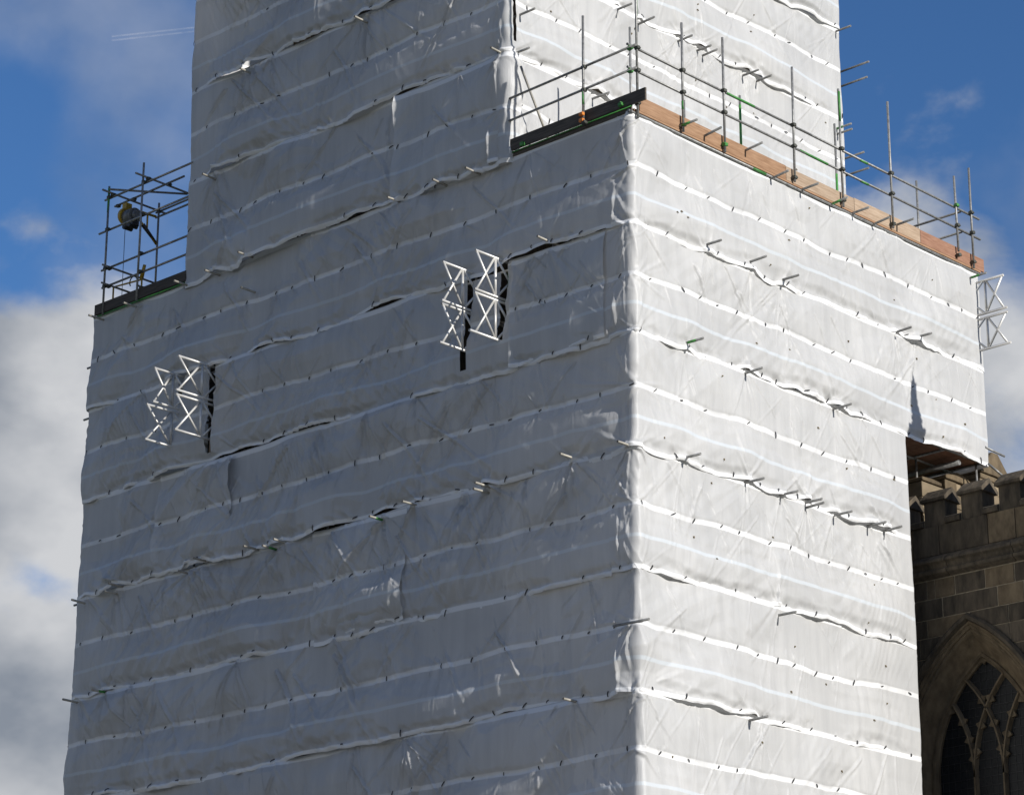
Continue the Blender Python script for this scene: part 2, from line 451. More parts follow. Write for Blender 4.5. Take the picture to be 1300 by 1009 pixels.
def band(label, rect, zt, zb, seed, tubes_top=(), tubes_bot=(), holes=(), visible=True, urange=None, extra=0.0,
         step=0.019, top_open=False, group='rows of white sheeting on the scaffold'):
    rs = random.Random(seed * 7 + 1)
    x0, x1, y1 = rect
    if not visible:
        step = 0.16
    P, u = loop_path(x0, x1, y1, step)
    if urange is not None:
        k = (u >= urange[0]) & (u <= urange[1])
        P, u = P[k], u[k]
    h = zt - zb
    nv = 96 if visible else 14
    t = np.linspace(0, 1, nv)
    U, T = np.meshgrid(u, t, indexing='ij')
    Wm = T * h                                     # metres down from the top edge
    F = P[:, 4][:, None] * np.ones_like(T)
    Gs = F * np.where(U < -0.1, 1.35 + 0.75 * np.clip((-U - 0.8) / 5.0, 0, 1), 0.8)                   # the shaded face hangs slacker
    lo = smooth_profile(t, [0, 0.05, 0.25, 0.43, 0.475, 0.52, 0.62, 0.76, 0.88, 0.95, 0.98, 1.0],
                        [0.018, 0.03, 0.060, 0.060, 0.045, 0.052, 0.085, 0.135, 0.118, 0.072, 0.080, 0.058])
    flat = 0.05
    bil = 0.15 + 1.55 * vn(u / 2.1, 0.3, seed)[:, None]      # how far each stretch billows
    Tw = np.clip(T + 0.11 * (vn(U / 1.6, T * 0 + 1.3, seed + 20) - 0.5) * np.sin(np.pi * np.clip((T - 0.475) / 0.525, 0, 1)), 0, 1)
    prof = np.interp(Tw.ravel(), t, lo).reshape(T.shape)
    near = np.exp(-(U / 0.45) ** 2)                           # pulled tight round the corner
    ends = np.exp(-((U + (x1 - x0)) / 0.9) ** 2) + np.exp(-((U - y1) / 0.6) ** 2)
    off = flat + (prof - flat) * bil * np.where(U < -0.3, 1.55, 1.0) * (1 - 0.8 * near) * (1 - 0.6 * np.clip(ends, 0, 1)) + F * 0.035 * np.exp(-(U / 0.22) ** 2)
    # where lacing holds the film: zero at top edge, mid band, hem
    hold = 0.30 + 0.70 * np.clip(np.minimum(np.abs(T - 0.475) / 0.16, np.minimum(T / 0.10, 1)), 0, 1)
    wu = U + 0.03 * (vn(U / 0.8, Wm / 0.8, seed + 21) - 0.5)
    ww = Wm + 0.03 * (vn(U / 0.8, Wm / 0.8, seed + 22) - 0.5)
    # broad sway
    off += F * 0.045 * (vn(U / 1.4, Wm / 1.0, seed + 1) - 0.5) * hold
    # tight facets between the fixings, two sizes, leaning both ways
    amp = 0.6 + 0.9 * vn(U / 2.6, Wm * 0 + 7.7, seed + 23)
    off += Gs * 0.170 * amp * (pln(wu / 0.95 + 0.45 * ww, ww / 1.05, seed + 2) - 0.5) * hold
    off += Gs * 0.036 * amp * (pln(wu / 0.46 - 0.55 * ww, ww / 0.62, seed + 3) - 0.5) * hold
    off += Gs * 0.012 * (pln(wu / 0.20 - 0.5 * ww, ww / 0.36, seed + 4) - 0.5) * np.clip(vn(U / 0.9, Wm / 0.7, seed + 4) * 2 - 0.7, 0, 1)
    # slack drapes pulled slantwise between the fixings
    for kd, sl in ((0, 0.75), (1, -0.75)):
        md = np.clip(vn(U / 1.9, Wm / 1.3, seed + 50 + kd) * 3.0 - 1.45, 0, 1)
        lean_ = sl + 0.5 * (vn(U / 2.5, Wm * 0, seed + 52 + kd) - 0.5)
        q = (Wm + lean_ * U) / 0.34 + 0.25 * vn(U / 1.5, Wm / 1.5, seed + 54 + kd)
        off += Gs * 0.015 * (np.abs((q % 1.0) - 0.5) * 2 - 0.5) * md * hold
    # hanging folds in patches
    msk = np.clip(vn(U / 1.1, Wm / 1.2, seed + 5) * 2.6 - 1.1, 0, 1)
    off += Gs * 0.014 * (vn(U * 5.0, Wm * 0.7, seed + 6) - 0.5) * msk
    off += Gs * 0.007 * (vn(U * 13.0, Wm * 1.3, seed + 7) - 0.5) * msk
    # puckers along the laced mid band and the hems
    pk = np.exp(-np.abs(Wm - 0.475 * h) / 0.07)
    off += F * 0.024 * (pln(U * 4.3, Wm * 4, seed + 8) - 0.5) * pk
    hk = np.exp(-np.abs(Wm - h + 0.04) / 0.14)
    hv = np.clip(0.4 + 1.6 * vn(U / 0.9, Wm * 0, seed + 24), 0, 2)
    off += F * 0.085 * hv * (pln(U * 2.6, Wm * 4.2, seed + 9) - 0.5) * hk
    off += F * 0.035 * hv * (pln(U * 6.1 + Wm * 3, Wm * 7, seed + 10) - 0.5) * hk
    off += Gs * 0.030 * hv * (pln(U * 8.5 - Wm * 5, Wm * 9, seed + 31) - 0.5) * np.exp(-((Wm - h + 0.13) / 0.09) ** 2)
    if top_open:                                              # slack, crumpled edge under the toe boards
        tk = np.exp(-Wm / 0.16)
        off += F * 0.085 * (pln(U * 3.0, Wm * 5, seed + 30) - 0.5) * tk - F * 0.03 * tk
    # hem heights
    sag_b = 0.10 * (vn(u / 0.95, 1.7, seed + 11) - 0.5) + np.where(u < -0.5, 0.20, 0.06) * (vn(u / 2.0, 6.1, seed + 15) - 0.5) + 0.06 * (pln(u / 0.30, u * 0 + 2.9, seed + 11) - 0.5)
    sag_m = 0.075 * (vn(u / 0.75, 4.1, seed + 12) - 0.5) + 0.09 * (vn(u / 2.0, 6.1, seed + 15) - 0.5) + 0.02 * (vn(u / 0.25, 2.9, seed + 13) - 0.5)
    sag_t = (0.16 if top_open else 0.07) * (vn(u / 1.1, 0.4, seed + 14) - 0.5) - (0.02 if top_open else 0)
    for ub in tubes_bot:                                      # a tube end lifts and pushes the hem
        w = np.exp(-((u - ub) / 0.30) ** 2)
        sag_b += 0.045 * w
        off += 0.075 * np.exp(-((U - ub) / 0.13) ** 2 - ((Wm - h) / 0.12) ** 2)
        sag_b -= 0.015 * np.exp(-((u - ub - 0.5) / 0.3) ** 2) + 0.015 * np.exp(-((u - ub + 0.5) / 0.3) ** 2)
    fin = P[:, 4]
    dz = (T ** 4) * (sag_b * fin)[:, None] + np.exp(-((T - 0.475) / 0.16) ** 2) * (sag_m * fin)[:, None] + ((1 - T) ** 5) * (sag_t * fin)[:, None]
    # creases
    du = step
    def crease(u0, w0, ang, L, wd, amp):
        """ang from straight down, + towards +u; fades along its length"""
        ca, sa = math.cos(ang), math.sin(ang)
        ulo, uhi = min(u0, u0 + L * sa) - 4 * wd, max(u0, u0 + L * sa) + 4 * wd
        i0, i1 = np.searchsorted(u, ulo), np.searchsorted(u, uhi)
        if i1 - i0 < 2:
            return
        a = (U[i0:i1] - u0) * sa + (Wm[i0:i1] - w0) * ca
        d = (U[i0:i1] - u0) * ca - (Wm[i0:i1] - w0) * sa
        k = np.clip(a / L, 0, 1)
        env = np.clip(a / 0.06, 0, 1) * (1 - k) ** 0.8 * (a > 0)
        wl = wd * (0.5 + 0.9 * k)
        off[i0:i1] += Gs[i0:i1] * amp * env * (np.exp(-np.abs(d) / wl) - 0.35 * np.exp(-((np.abs(d) - 2.2 * wl) / wl) ** 2))
    ties = []
    if visible:
        ua, ub_ = u[0], u[-1]
        vis0, vis1 = x0 - x1 - 0.2, y1 + 0.1
        for ut in tubes_top:
            for _ in range(rs.randint(2, 4)):
                crease(ut + rs.uniform(-.05, .05), rs.uniform(0, .04), rs.uniform(-1.1, 1.1), rs.uniform(.9, 2.2), rs.uniform(.03, .07), rs.uniform(.016, .045) * rs.choice((1, 1, -1)))
        for ut in tubes_bot:
            for _ in range(rs.randint(2, 3)):
                crease(ut + rs.uniform(-.05, .05), h - rs.uniform(0, .05), math.pi + rs.uniform(-1.2, 1.2), rs.uniform(.3, 1.2), rs.uniform(.022, .05), rs.uniform(.016, .045))
        # laced ties
        for row, w0 in (('mid', 0.475 * h), ('hem', 0.972 * h)):
            uu = vis0 + rs.uniform(0.1, 0.5)
            while uu < vis1:
                if ua < uu < ub_:
                    if rs.random() < (.95 if row == 'mid' else .72): ties.append((uu, w0))
                    for _ in range(rs.randint(1, 3)):
                        crease(uu, w0, rs.uniform(-1.0, 1.0) + rs.choice((0, math.pi)), rs.uniform(.15, .75), rs.uniform(.012, .028), rs.uniform(.007, .022))
                    i = np.searchsorted(u, uu)
                    off -= 0.016 * np.exp(-((U - uu) / 0.07) ** 2 - ((Wm - w0) / 0.06) ** 2)
                uu += rs.uniform(0.48, 0.92)
        # straight pulls from each lifted point to the laced mid band
        for ut in list(tubes_top) + [rs.uniform(vis0, vis1) for _ in range(int((vis1 - vis0) * .45))]:
            for a_ in (rs.uniform(-1.0, -.15), rs.uniform(-.3, .3), rs.uniform(.15, 1.0)):
                crease(ut, .02, a_, rs.uniform(1.1, 2.4), rs.uniform(.012, .022), rs.uniform(.016, .034))
        for _ in range(int((vis1 - vis0) * 1.6)):
            crease(rs.uniform(vis0, vis1), rs.choice((0.02, .475 * h, .475 * h)), rs.gauss(0, .22), rs.uniform(.4, 1.1), rs.uniform(.009, .016), rs.uniform(.008, .018))
        # tension lines over the hidden tubes, long hanging folds
        for _ in range(int((vis1 - vis0) * 2.0)):
            crease(rs.uniform(vis0, vis1), rs.uniform(-.2, .6) * h, rs.gauss(0, .35), rs.uniform(.6, 2.2), rs.uniform(.016, .05), rs.uniform(.007, .024) * rs.choice((1, 1, -1)))
        for _ in range(int((vis1 - vis0) * 0.8)):
            crease(rs.uniform(vis0, vis1), rs.uniform(0, .3) * h, rs.choice((-1, 1)) * rs.uniform(.45, .95), rs.uniform(1.4, 2.8), rs.uniform(.022, .045), rs.uniform(.022, .050))
        # star of folds where each seam meets the corner
        for w0, dirs in ((0.0, 0), (h, math.pi), (0.475 * h, None)):
            for _ in range(6):
                a = rs.uniform(-1.45, 1.45) + (dirs if dirs is not None else rs.choice((0, math.pi)))
                crease(rs.uniform(-.06, .06), w0 + rs.uniform(-.04, .04), a, rs.uniform(.4, 1.6), rs.uniform(.018, .045), rs.uniform(.012, .036))
    if urange is not None:                                    # free vertical edges curl outwards
        ed = np.exp(-(U - u[0]) / 0.07) * (0.5 + vn(Wm * 2.2, U * 0, seed + 40))
        off += 0.045 * ed
    # the shaded face is strained back almost level with the corner
    off = flat + (off - flat) * (1 - 0.72 * np.clip(ends, 0, 1))
    lim = np.where(U < -0.35, 0.098 + 0.0212 * np.abs(U), 9.0)
    off = np.where(off > lim, lim + 0.22 * (off - lim), off)
    # top edge laps under the row above
    zz = zt + (0.085 if not top_open else 0.0) - T * (h + (0.085 if not top_open else 0.0)) + dz
    off = np.maximum(off, 0.012 + 0.1 * np.minimum(off, 0)) + extra
    nx, ny = P[:, 2][:, None], P[:, 3][:, None]
    X = P[:, 0][:, None] + nx * off
    Y = P[:, 1][:, None] + ny * off
    nu = len(u)
    V = np.stack([X, Y, zz], -1).reshape(-1, 3)
    ii, jj = np.meshgrid(np.arange(nu - 1), np.arange(nv - 1), indexing='ij')
    ii, jj = ii.ravel(), jj.ravel()
    keep = np.ones(len(ii), bool)
    if holes:
        uc = (u[ii] + u[ii + 1]) / 2
        zc = zz[ii, jj]
        for (ha, hb, z0, z1, lean) in holes:
            wob = 0.012 * (vn(zc * 3.1, uc * 0 + ha, seed) - 0.5)
            kk = (zc - z0) / (z1 - z0)
            a = ha + wob + lean * (1 - kk); b = hb + wob * 0.6
            keep &= ~((uc > a) & (uc < b) & (kk > 0) & (kk < 1))
    ii, jj = ii[keep], jj[keep]
    Q = np.stack([ii * nv + jj, ii * nv + jj + 1, (ii + 1) * nv + jj + 1, (ii + 1) * nv + jj], -1)
    me = bpy.data.meshes.new('scaffold_sheet')
    me.vertices.add(len(V)); me.vertices.foreach_set('co', V.astype(np.float32).ravel())
    nf = len(Q)
    me.loops.add(nf * 4); me.loops.foreach_set('vertex_index', Q.astype(np.int32).ravel())
    me.polygons.add(nf)
    me.polygons.foreach_set('loop_start', np.arange(0, nf * 4, 4, dtype=np.int32))
    me.polygons.foreach_set('loop_total', np.full(nf, 4, dtype=np.int32))
    me.polygons.foreach_set('use_smooth', np.ones(nf, bool))
    me.update(calc_edges=True)
    uvl = me.uv_layers.new(name='sheet')
    uvv = np.stack([U.reshape(-1), T.reshape(-1)], -1)[Q.ravel()]
    uvl.data.foreach_set('uv', uvv.astype(np.float32).ravel())
    o = link('scaffold_sheet', me, 'sheet')
    tag(o, label, 'sheeting', group)
    # black ties threaded through the eyelets
    def at(uu, w0):
        i = min(max(np.searchsorted(u, uu), 1), nu - 2); j = min(max(int(w0 / h * (nv - 1)), 1), nv - 2)
        p = Vector((X[i, j], Y[i, j], zz[i, j]))
        a = Vector((X[i + 1, j] - X[i - 1, j], Y[i + 1, j] - Y[i - 1, j], zz[i + 1, j] - zz[i - 1, j])).normalized()
        b = Vector((X[i, j - 1] - X[i, j + 1], Y[i, j - 1] - Y[i, j + 1], zz[i, j - 1] - zz[i, j + 1])).normalized()
        n_ = a.cross(b).normalized()
        return p, a, n_.cross(a), n_
    for uu, w0 in ties:
        if any(ha - .1 < uu < hb + .1 for ha, hb, *_ in holes):
            continue
        p, a, b, n_ = at(uu, w0)
        ang = rs.gauss(1.0, 0.5)
        ex = math.cos(ang) * a + math.sin(ang) * b
        ey = n_.cross(ex)
        tm = bpy.data.objects.new('tie', rs.choice(TIE))
        tm.matrix_world = Matrix(((ex.x, ey.x, n_.x, p.x + n_.x * .006), (ex.y, ey.y, n_.y, p.y + n_.y * .006), (ex.z, ey.z, n_.z, p.z + n_.z * .006), (0, 0, 0, 1)))
        COL.objects.link(tm); tm.parent = o
    if visible and urange is None:
        for _ in range(int(y1 * 0.8)):
            p, a, b, n_ = at(rs.uniform(0.6, y1 - .5), rs.uniform(.12, .9) * h)
            tm = bpy.data.objects.new('toggle', TOGGLE)
            sc = rs.uniform(.7, 1.15)
            tm.matrix_world = Matrix.Translation(p) @ Matrix((a, b, n_)).transposed().to_4x4() @ Matrix.Rotation(rs.uniform(-1, 1), 4, 'Z') @ Matrix.Scale(sc, 4)
            COL.objects.link(tm); tm.parent = o
    return o

# tube ends that poke out: (x, z) of the tip on the shaded face, (y, z) on the sunlit faces
LT = [(-10.16, 21.83), (-15.22, 16.18), (-14.01, 16.31), (-14.13, 16.17), (-11.77, 16.16), (-11.32, 16.34), (-9.82, 16.30), (-9.26, 16.20),
      (-8.94, 16.27), (-15.34, 14.08), (-14.38, 14.13), (-6.25, 16.19), (-5.37, 16.30), (-3.53, 16.16), (-3.49, 16.27), (-1.40, 16.36),
      (-0.05, 16.29), (-1.36, 11.95), (-1.93, 20.65)]
LTU = [(-11.52, 24.75), (-10.29, 22.64), (-11.32, 22.52), (-10.42, 26.83), (-6.94, 26.84), (-3.12, 24.86), (-5.90, 22.58), (-4.66, 22.59), (-3.78, 22.57)]
LTD = [(-12.31, 22.55), (-13.97, 22.49), (-15.15, 22.51)]
RT = [(1.98, 20.62), (3.31, 20.69), (4.29, 20.59), (7.92, 20.52), (8.62, 20.58), (1.39, 18.55), (3.08, 18.42), (5.80, 18.39), (1.24, 16.34),
      (3.03, 16.29), (4.03, 16.27), (4.76, 16.28), (4.81, 16.22), (5.68, 16.24), (6.76, 16.26), (7.27, 16.28), (-0.24, 13.07), (3.85, 13.96), (2.93, 11.90)]
RTU = [(0.28, 25.77), (0.12, 24.88), (2.39, 24.71), (3.15, 26.94), (3.85, 26.90), (5.05, 26.92), (5.66, 26.91), (5.86, 26.89), (7.23, 26.90), (7.68, 26.93), (10.62, 29.16)]
def near_z(z):
    l = [x for x, zz in LT if abs(zz - z) < .3]
    r_ = [y for y, zz in RT if abs(zz - z) < .3]
    return l + [y for y in r_ if y > .3]
def near_zu(z):
    return [x - UX1 for x, zz in LTU if abs(zz - z) < .3] + [y for y, zz in RTU if abs(zz - z) < .3 and y > .3]

H2 = [(-4.09, -3.95, 18.62, 20.75, 0.0), (-3.22, -3.02, 19.0, 20.75, 0.06), (-4.05, -3.10, 20.42, 20.75, 0.0),
      (-12.50, -12.32, 20.15, 20.75, 0.0), (-11.51, -11.31, 18.64, 20.75, 0.07)]
ordn = ['top', 'second', 'third', 'fourth', 'fifth', 'sixth', 'seventh', 'eighth', 'ninth', 'tenth', 'eleventh']
for i in range(11):
    D = Dp if i < 2 else Dl
    lab = ['white sheet row tucked up under the toe boards of the deck',
           'white sheet row pierced by the lattice beams, overhanging the church parapet',
           'white sheet row directly below the overhang, beside the battlements',
           'white sheet row two below the overhang, level with the stone string course',
           'white sheet row level with the apex of the pointed church window'][i] if i < 5 else \
        'white sheet row, %s counted down from the timber deck' % ordn[i]
    band(lab, (-Wd - 0.012 * i * 1.2, 0.0, D), Z[i], Z[i + 1], 21 + 13 * i, near_z(Z[i]), near_z(Z[i + 1]),
         holes=H2 if i == 1 else (), visible=i < 7, top_open=(i == 0))
labu = ['white sheet row at the foot of the upper tower, hanging beside the timber deck',
        'white sheet row of the upper tower, second up from the deck',
        'white sheet row of the upper tower, third up from the deck',
        'white sheet row of the upper tower, fourth up from the deck']
for i in range(4):
    ur = None
    band(labu[i], (UX0, UX1, UD), ZU[i + 1], ZU[i], 211 + 13 * i, near_zu(ZU[i + 1]), near_zu(ZU[i]), holes=[(0.035, 0.13, 25.15, 27.2, 0.02)] if i == 1 else (), visible=True)
# a second, looser sheet lapped over the foot row next to the deck
band('loose crumpled sheet lapped over the upper tower foot, hanging by its corner', (UX0, UX1, UD), ZU[1] - 0.1, ZU[0] - 0.04, 307,
     near_zu(ZU[1]), near_zu(ZU[0]), visible=True, urange=(-2.95, 0.22), extra=0.08, group='loose sheets lapped over the rows')

for lab_, rc, i_, ur_, sd_ in [
        ('spare sheet panel lapped over the row beside the lattice beams towards the corner', (-Wd, 0.0, Dp), 1, (-2.86, -0.55), 331),
        ('spare sheet panel lapped over the third row, far shaded end', (-Wd, 0.0, Dl), 2, (-12.9, -10.6), 347),
        ('spare sheet panel lapped over the fourth row on the shaded face', (-Wd, 0.0, Dl), 3, (-8.1, -5.6), 359)]:
    band(lab_, rc, Z[i_] - .05, Z[i_ + 1] + .01, sd_, (), (), urange=ur_, extra=0.035, group='loose sheets lapped over the rows')

# ================================================================== SCAFFOLD BEHIND THE SHEETS
TR = 0.0242
fr = empty('tube_scaffold', (-7.7, 4.0, 0.03))
tag(fr, 'tube scaffold frame standing behind the white sheeting round the tower', 'scaffold')
inv = Matrix.Translation((7.7, -4.0, -0.03))
def keep_parent(o, p):
    o.parent = p
    o.matrix_parent_inverse = Matrix.Translation(p.location).inverted()
    return o
def part_tube(name, p, q, mat, parent, r=TR, hollow=False, n=10):
    mbb = MB(); mbb.tube(p, q, r, n, hollow=hollow)
    return keep_parent(mbb.build(name, mat), parent)
IN = -0.075
xs_l = [-15.35, -13.3, -11.25, -9.2, -7.15, -5.1, -3.05, -1.5, -0.10]
for x in xs_l:
    part_tube('standard', (x, -IN, 0.03), (x, -IN, 22.4), 'tube', fr)
    part_tube('standard', (x, 1.25, 0.03), (x, 1.25, 22.4), 'tube', fr)
for y in (1.6, 3.1, 4.7, 6.3, 8.0):
    part_tube('standard', (IN, y, 0.03), (IN, y, 22.4), 'tube', fr)
for y in (9.5, 10.95):
    part_tube('standard', (IN, y, 18.45), (IN, y, 22.4), 'tube', fr)
for x in (-12.2, -10.0, -7.8, -5.5, -3.25):
    part_tube('standard', (x, -IN, 22.45), (x, -IN, 31.5), 'tube', fr)
for y in (2.0, 4.2, 6.4, 8.6, 10.6):
    part_tube('standard', (UX1 + IN, y, 22.9), (UX1 + IN, y, 31.5), 'tube', fr)
part_tube('standard', (UX1 - .05, .07, 22.8), (UX1 - .05, .07, 31.0), 'green', fr)
for z in Z[:7]:
    part_tube('ledger', (-15.45, 0.03, z - .06), (-0.06, 0.03, z - .06), 'tube', fr)
    part_tube('ledger', (-0.03, 0.06, z - (.11 if z != Z[2] else -.06)), (-0.03, (Dp if z > 18 else Dl) - .06, z - (.11 if z != Z[2] else -.06)), 'tube', fr)
for z in ZU[1:]:
    part_tube('ledger', (UX0 + .06, 0.03, z - .06), (UX1 - .06, 0.03, z - .06), 'tube', fr)
    part_tube('ledger', (UX1 - .03, 0.06, z - .11), (UX1 - .03, UD - .06, z - .11), 'tube', fr)
for (xa, za, xb, zb) in [(-1.5, 20.4, -0.2, 18.5), (-1.45, 16.2, -0.2, 14.3), (-0.2, 14.0, -1.3, 12.0), (-1.6, 20.7, -0.35, 22.4), (-5.2, 16.1, -3.6, 14.2),
                         (-9.0, 16.1, -10.8, 14.2), (-13.9, 16.1, -12.3, 14.2), (-6.5, 20.3, -8.4, 18.5)]:
    part_tube('brace', (xa, 0.045, za), (xb, 0.045, zb), 'tube', fr)
for (xa, za, xb, zb) in [(-5.7, 24.7, -4.4, 23.4), (-9.8, 26.8, -8.0, 25.0)]:
    part_tube('brace', (xa, 0.045, za), (xb, 0.045, zb), 'tube', fr)

part_tube('standard', (-3.05, .02, 18.5), (-3.05, .02, 20.4), 'green', fr)
mbb = MB(); mbb.box((-4.07, .0, 18.48), (-3.99, .03, 19.35)); keep_parent(mbb.build('board', 'board_pale'), fr)
mbb = MB(); mbb.box((-11.47, .0, 18.48), (-11.38, .03, 19.0)); keep_parent(mbb.build('board', 'board_pale'), fr)
# stone tower hidden inside
tw = empty('church_tower', (-7.7, 4.8, 0.0))
tag(tw, 'dark stone church tower wrapped inside the scaffold, glimpsed through the slits', 'tower')
mbb = MB(); mbb.box((-13.6, 1.75, 0.0), (-2.2, 7.6, 22.0)); mbb.box((-11.2, 1.75, 22.0), (-4.4, 9.2, 33.0))
keep_parent(mbb.build('masonry', 'stone'), tw)

# inner lift decks of boards (dark floors behind the slits and above the church roof)
dk = empty('scaffold_deck', (0, 0, 18.3))
tag(dk, 'dark plank floor under the overhanging sheet beside the church battlements', 'deck')
for k in range(13):
    y0 = 8.10 + k * 0.225
    mbb = MB(); mbb.box((-3.0, y0, 18.50), (-0.05, y0 + .217, 18.54))
    keep_parent(mbb.build('plank', 'board_red', origin=(-1.5, y0, 18.44)), dk)
for y in (8.25, 9.6, 10.9):
    part_tube('transom', (-3.0, y, 18.475), (-0.05, y, 18.475), 'tube', dk)
part_tube('ledger', (-2.0, 10.12, 18.33), (-0.06, 10.12, 18.33), 'tube', dk, 0.055, n=14)
part_tube('ledger', (-0.75, 8.2, 18.42), (-0.75, 11.0, 18.42), 'tube', dk)
part_tube('standard', (-0.72, 9.55, 17.0), (-0.72, 9.55, 18.4), 'tube', dk)
part_tube('standard', (-0.15, 10.85, 17.3), (-0.15, 10.85, 18.5), 'tube', dk)
part_tube('standard', (-0.55, 8.55, 15.2), (-0.55, 8.55, 18.4), 'tube', dk)
part_tube('transom', (-1.6, 8.5, 17.05), (-0.3, 8.5, 17.05), 'tube', dk)

dk2 = empty('scaffold_deck', (0, 0, 22.6))
tag(dk2, 'timber walkway deck on top of the lower block beside the upper tower', 'deck')
for k in range(13):
    x0_ = -3.0 + k * 0.228
    mbb = MB(); mbb.box((x0_, 0.0, 22.70), (x0_ + .222, 11.0, 22.74))
    keep_parent(mbb.build('plank', 'board_grey', origin=(x0_, 0, 22.7)), dk2)
dk3 = empty('scaffold_deck', (-14, 0, 22.6))
tag(dk3, 'timber walkway deck at the far end, below the winch', 'deck')
for k in range(13):
    x0_ = -15.4 + k * 0.228
    mbb = MB(); mbb.box((x0_, 0.0, 22.70), (x0_ + .222, 11.0, 22.74))
    keep_parent(mbb.build('plank', 'board_grey', origin=(x0_, 0, 22.7)), dk3)
dk4 = empty('scaffold_deck', (-7.7, 0.6, 20.3))
tag(dk4, 'plank walkway inside the sheeting behind the lattice beams', 'deck')
for zq in (20.30, 18.24):
    for k in range(5):
        mbb = MB(); mbb.box((-15.3, 0.12 + k * .228, zq), (-0.15, 0.34 + k * .228, zq + .04))
        keep_parent(mbb.build('plank', 'board_dark', origin=(-7.7, .12, zq)), dk4)

# ------------------------------------------------------------------ tube ends through the sheets
def tube_end(p_tip, axis, back, mat, label, group, ln=None, droop=0.0):
    d = Vector(axis)
    tip = Vector(p_tip)
    inner = tip - d * back + Vector((0, 0, -droop))
    mbb = MB(); mbb.tube(inner, tip, TR, 12, hollow=True)
    o = mbb.build('scaffold_tube', mat, origin=tuple(inner))
    if rnd.random() < 0.07:
        a = inner.lerp(tip, .55); b = inner.lerp(tip, .8)
        mg = MB(); mg.tube(a, b, TR + .0015, 12)
        g_ = mg.build('paint_band', 'green', origin=tuple(inner)); g_.parent = o; g_.location = (0, 0, 0)
        # geometry is already relative to the tube's own origin
    tag(o, label, 'tube', group)
    return o
ORD = ['first', 'second', 'third', 'fourth', 'fifth', 'sixth', 'seventh', 'eighth', 'ninth', 'tenth', 'eleventh', 'twelfth', 'thirteenth', 'fourteenth', 'fifteenth', 'sixteenth']
def seam_labels(lst, levels, where, fmt='%s tube end from the %s, %s'):
    cnt, out = {}, {}
    for p in sorted(lst, key=lambda p: (abs(p[0] - where[1]), p[1])):
        k = min(levels, key=lambda l: abs(l[0] - p[1]))
        cnt[k] = cnt.get(k, 0) + 1
        out[p] = fmt % (ORD[cnt[k] - 1], where[0], k[1])
    return out
LOWS = [(21.85, 'sheet below the winch deck'), (20.5, 'seam above the lattice beams'), (18.42, 'seam below the lattice beams'), (16.25, 'third seam below the deck'),
        (14.1, 'fourth seam below the deck'), (13.05, 'sheet between two seams'), (11.93, 'fifth seam below the deck')]
HIGH = [(22.6, 'upper tower foot hem'), (24.85, 'first seam up the upper tower'), (25.8, 'sheet between two upper seams'), (26.9, 'second seam up the upper tower'), (29.2, 'third seam up the upper tower')]
for lst, lv, wh, tail, mt, grp, pos, ax in [
        (LT, LOWS, ('tower corner', 0.0), ', shaded face', 'tube_pale', 'tube ends on the shaded lower face', lambda p: (p[0], -.42, p[1]), (0, -1, 0)),
        (LTU, HIGH, ('deck side', UX1), ', shaded face', 'tube_pale', 'tube ends on the shaded upper face', lambda p: (p[0], -.42, p[1]), (0, -1, 0)),
        (RT, LOWS, ('tower corner', 0.0), ', sunlit face', 'tube', 'tube ends on the sunlit lower face', lambda p: (.45, p[0], p[1]), (1, 0, 0)),
        (RTU, HIGH, ('upper corner', 0.0), ', sunlit face', 'tube', 'tube ends on the sunlit upper face', lambda p: (UX1 + .45, p[0], p[1]), (1, 0, 0))]:
    lb = seam_labels(lst, lv, wh)
    for p in lst:
        tube_end(pos(p), ax, 0.8, mt, lb[p] + tail, grp, droop=rnd.uniform(-.02, .03))
for k, (x, z) in enumerate(sorted(LTD, reverse=True)):
    tube_end((x, -0.42, z), (0, -1, 0), 0.8, 'tube_pale', '%s tube end from the upper tower below the toe board under the winch' % ORD[k], 'tube ends below the winch deck')
RD = [(3.30, 23.00), (2.07, 22.91), (1.36, 22.83), (4.08, 22.67), (5.02, 22.70), (5.96, 22.70), (6.66, 22.70), (7.35, 22.70), (8.19, 22.92), (10.73, 22.48)]
for k, (y, z) in enumerate(sorted(RD)):
    tube_end((0.45, y, z), (1, 0, 0), 0.8, 'tube', '%s tube end from the tower corner at the foot of the orange toe board' % ORD[k], 'tube ends under the toe board', droop=rnd.uniform(.0, .10))
for y, z, l_ in [(11.25, 28.51, .95), (11.16, 28.10, .95), (10.48, 26.74, .5), (10.50, 26.62, .5), (10.91, 26.20, .9), (11.06, 25.87, .9)]:
    tube_end((UX1 + 0.45, y, z), (1, 0, 0), l_ + .6, 'tube', '%s tube down of those jutting past the far edge of the upper tower' % ORD[[28.51, 28.10, 26.74, 26.62, 26.20, 25.87].index(z)], 'tube ends past the upper tower edge')
for y, z in [(10.99, 18.20), ]:
    tube_end((0.28, 11.35, 18.15), (0.35, 0.75, -0.56), 0.55, 'tube', 'scaffold tube hanging below the corner of the overhanging sheet', 'loose tubes by the overhang')
tube_end((0.05, 11.62, 18.78), (0, 1, -0.05), 0.7, 'tube', 'scaffold tube pointing out past the overhang above the battlements', 'loose tubes past the overhang')
for (x, z) in [(-15.72, 21.6), (-15.75, 20.42), (-15.75, 16.28)]:
    tube_end((x - .12, 0.15, z), (-1, 0, 0), 0.6, 'tube', '%s tube end down, jutting past the far shaded edge against the cloud' % ORD[[21.6, 20.42, 16.28].index(z)], 'tube ends past the shaded edge')
for z in (26.2, 25.1, 24.5, 23.85):
    tube_end((UX0 - 0.25, 0.25, z), (-1, 0, 0), 0.5, 'tube', '%s tube end down, jutting from the upper tower edge above the winch deck' % ORD[[26.2, 25.1, 24.5, 23.85].index(z)], 'tube ends above the winch deck')

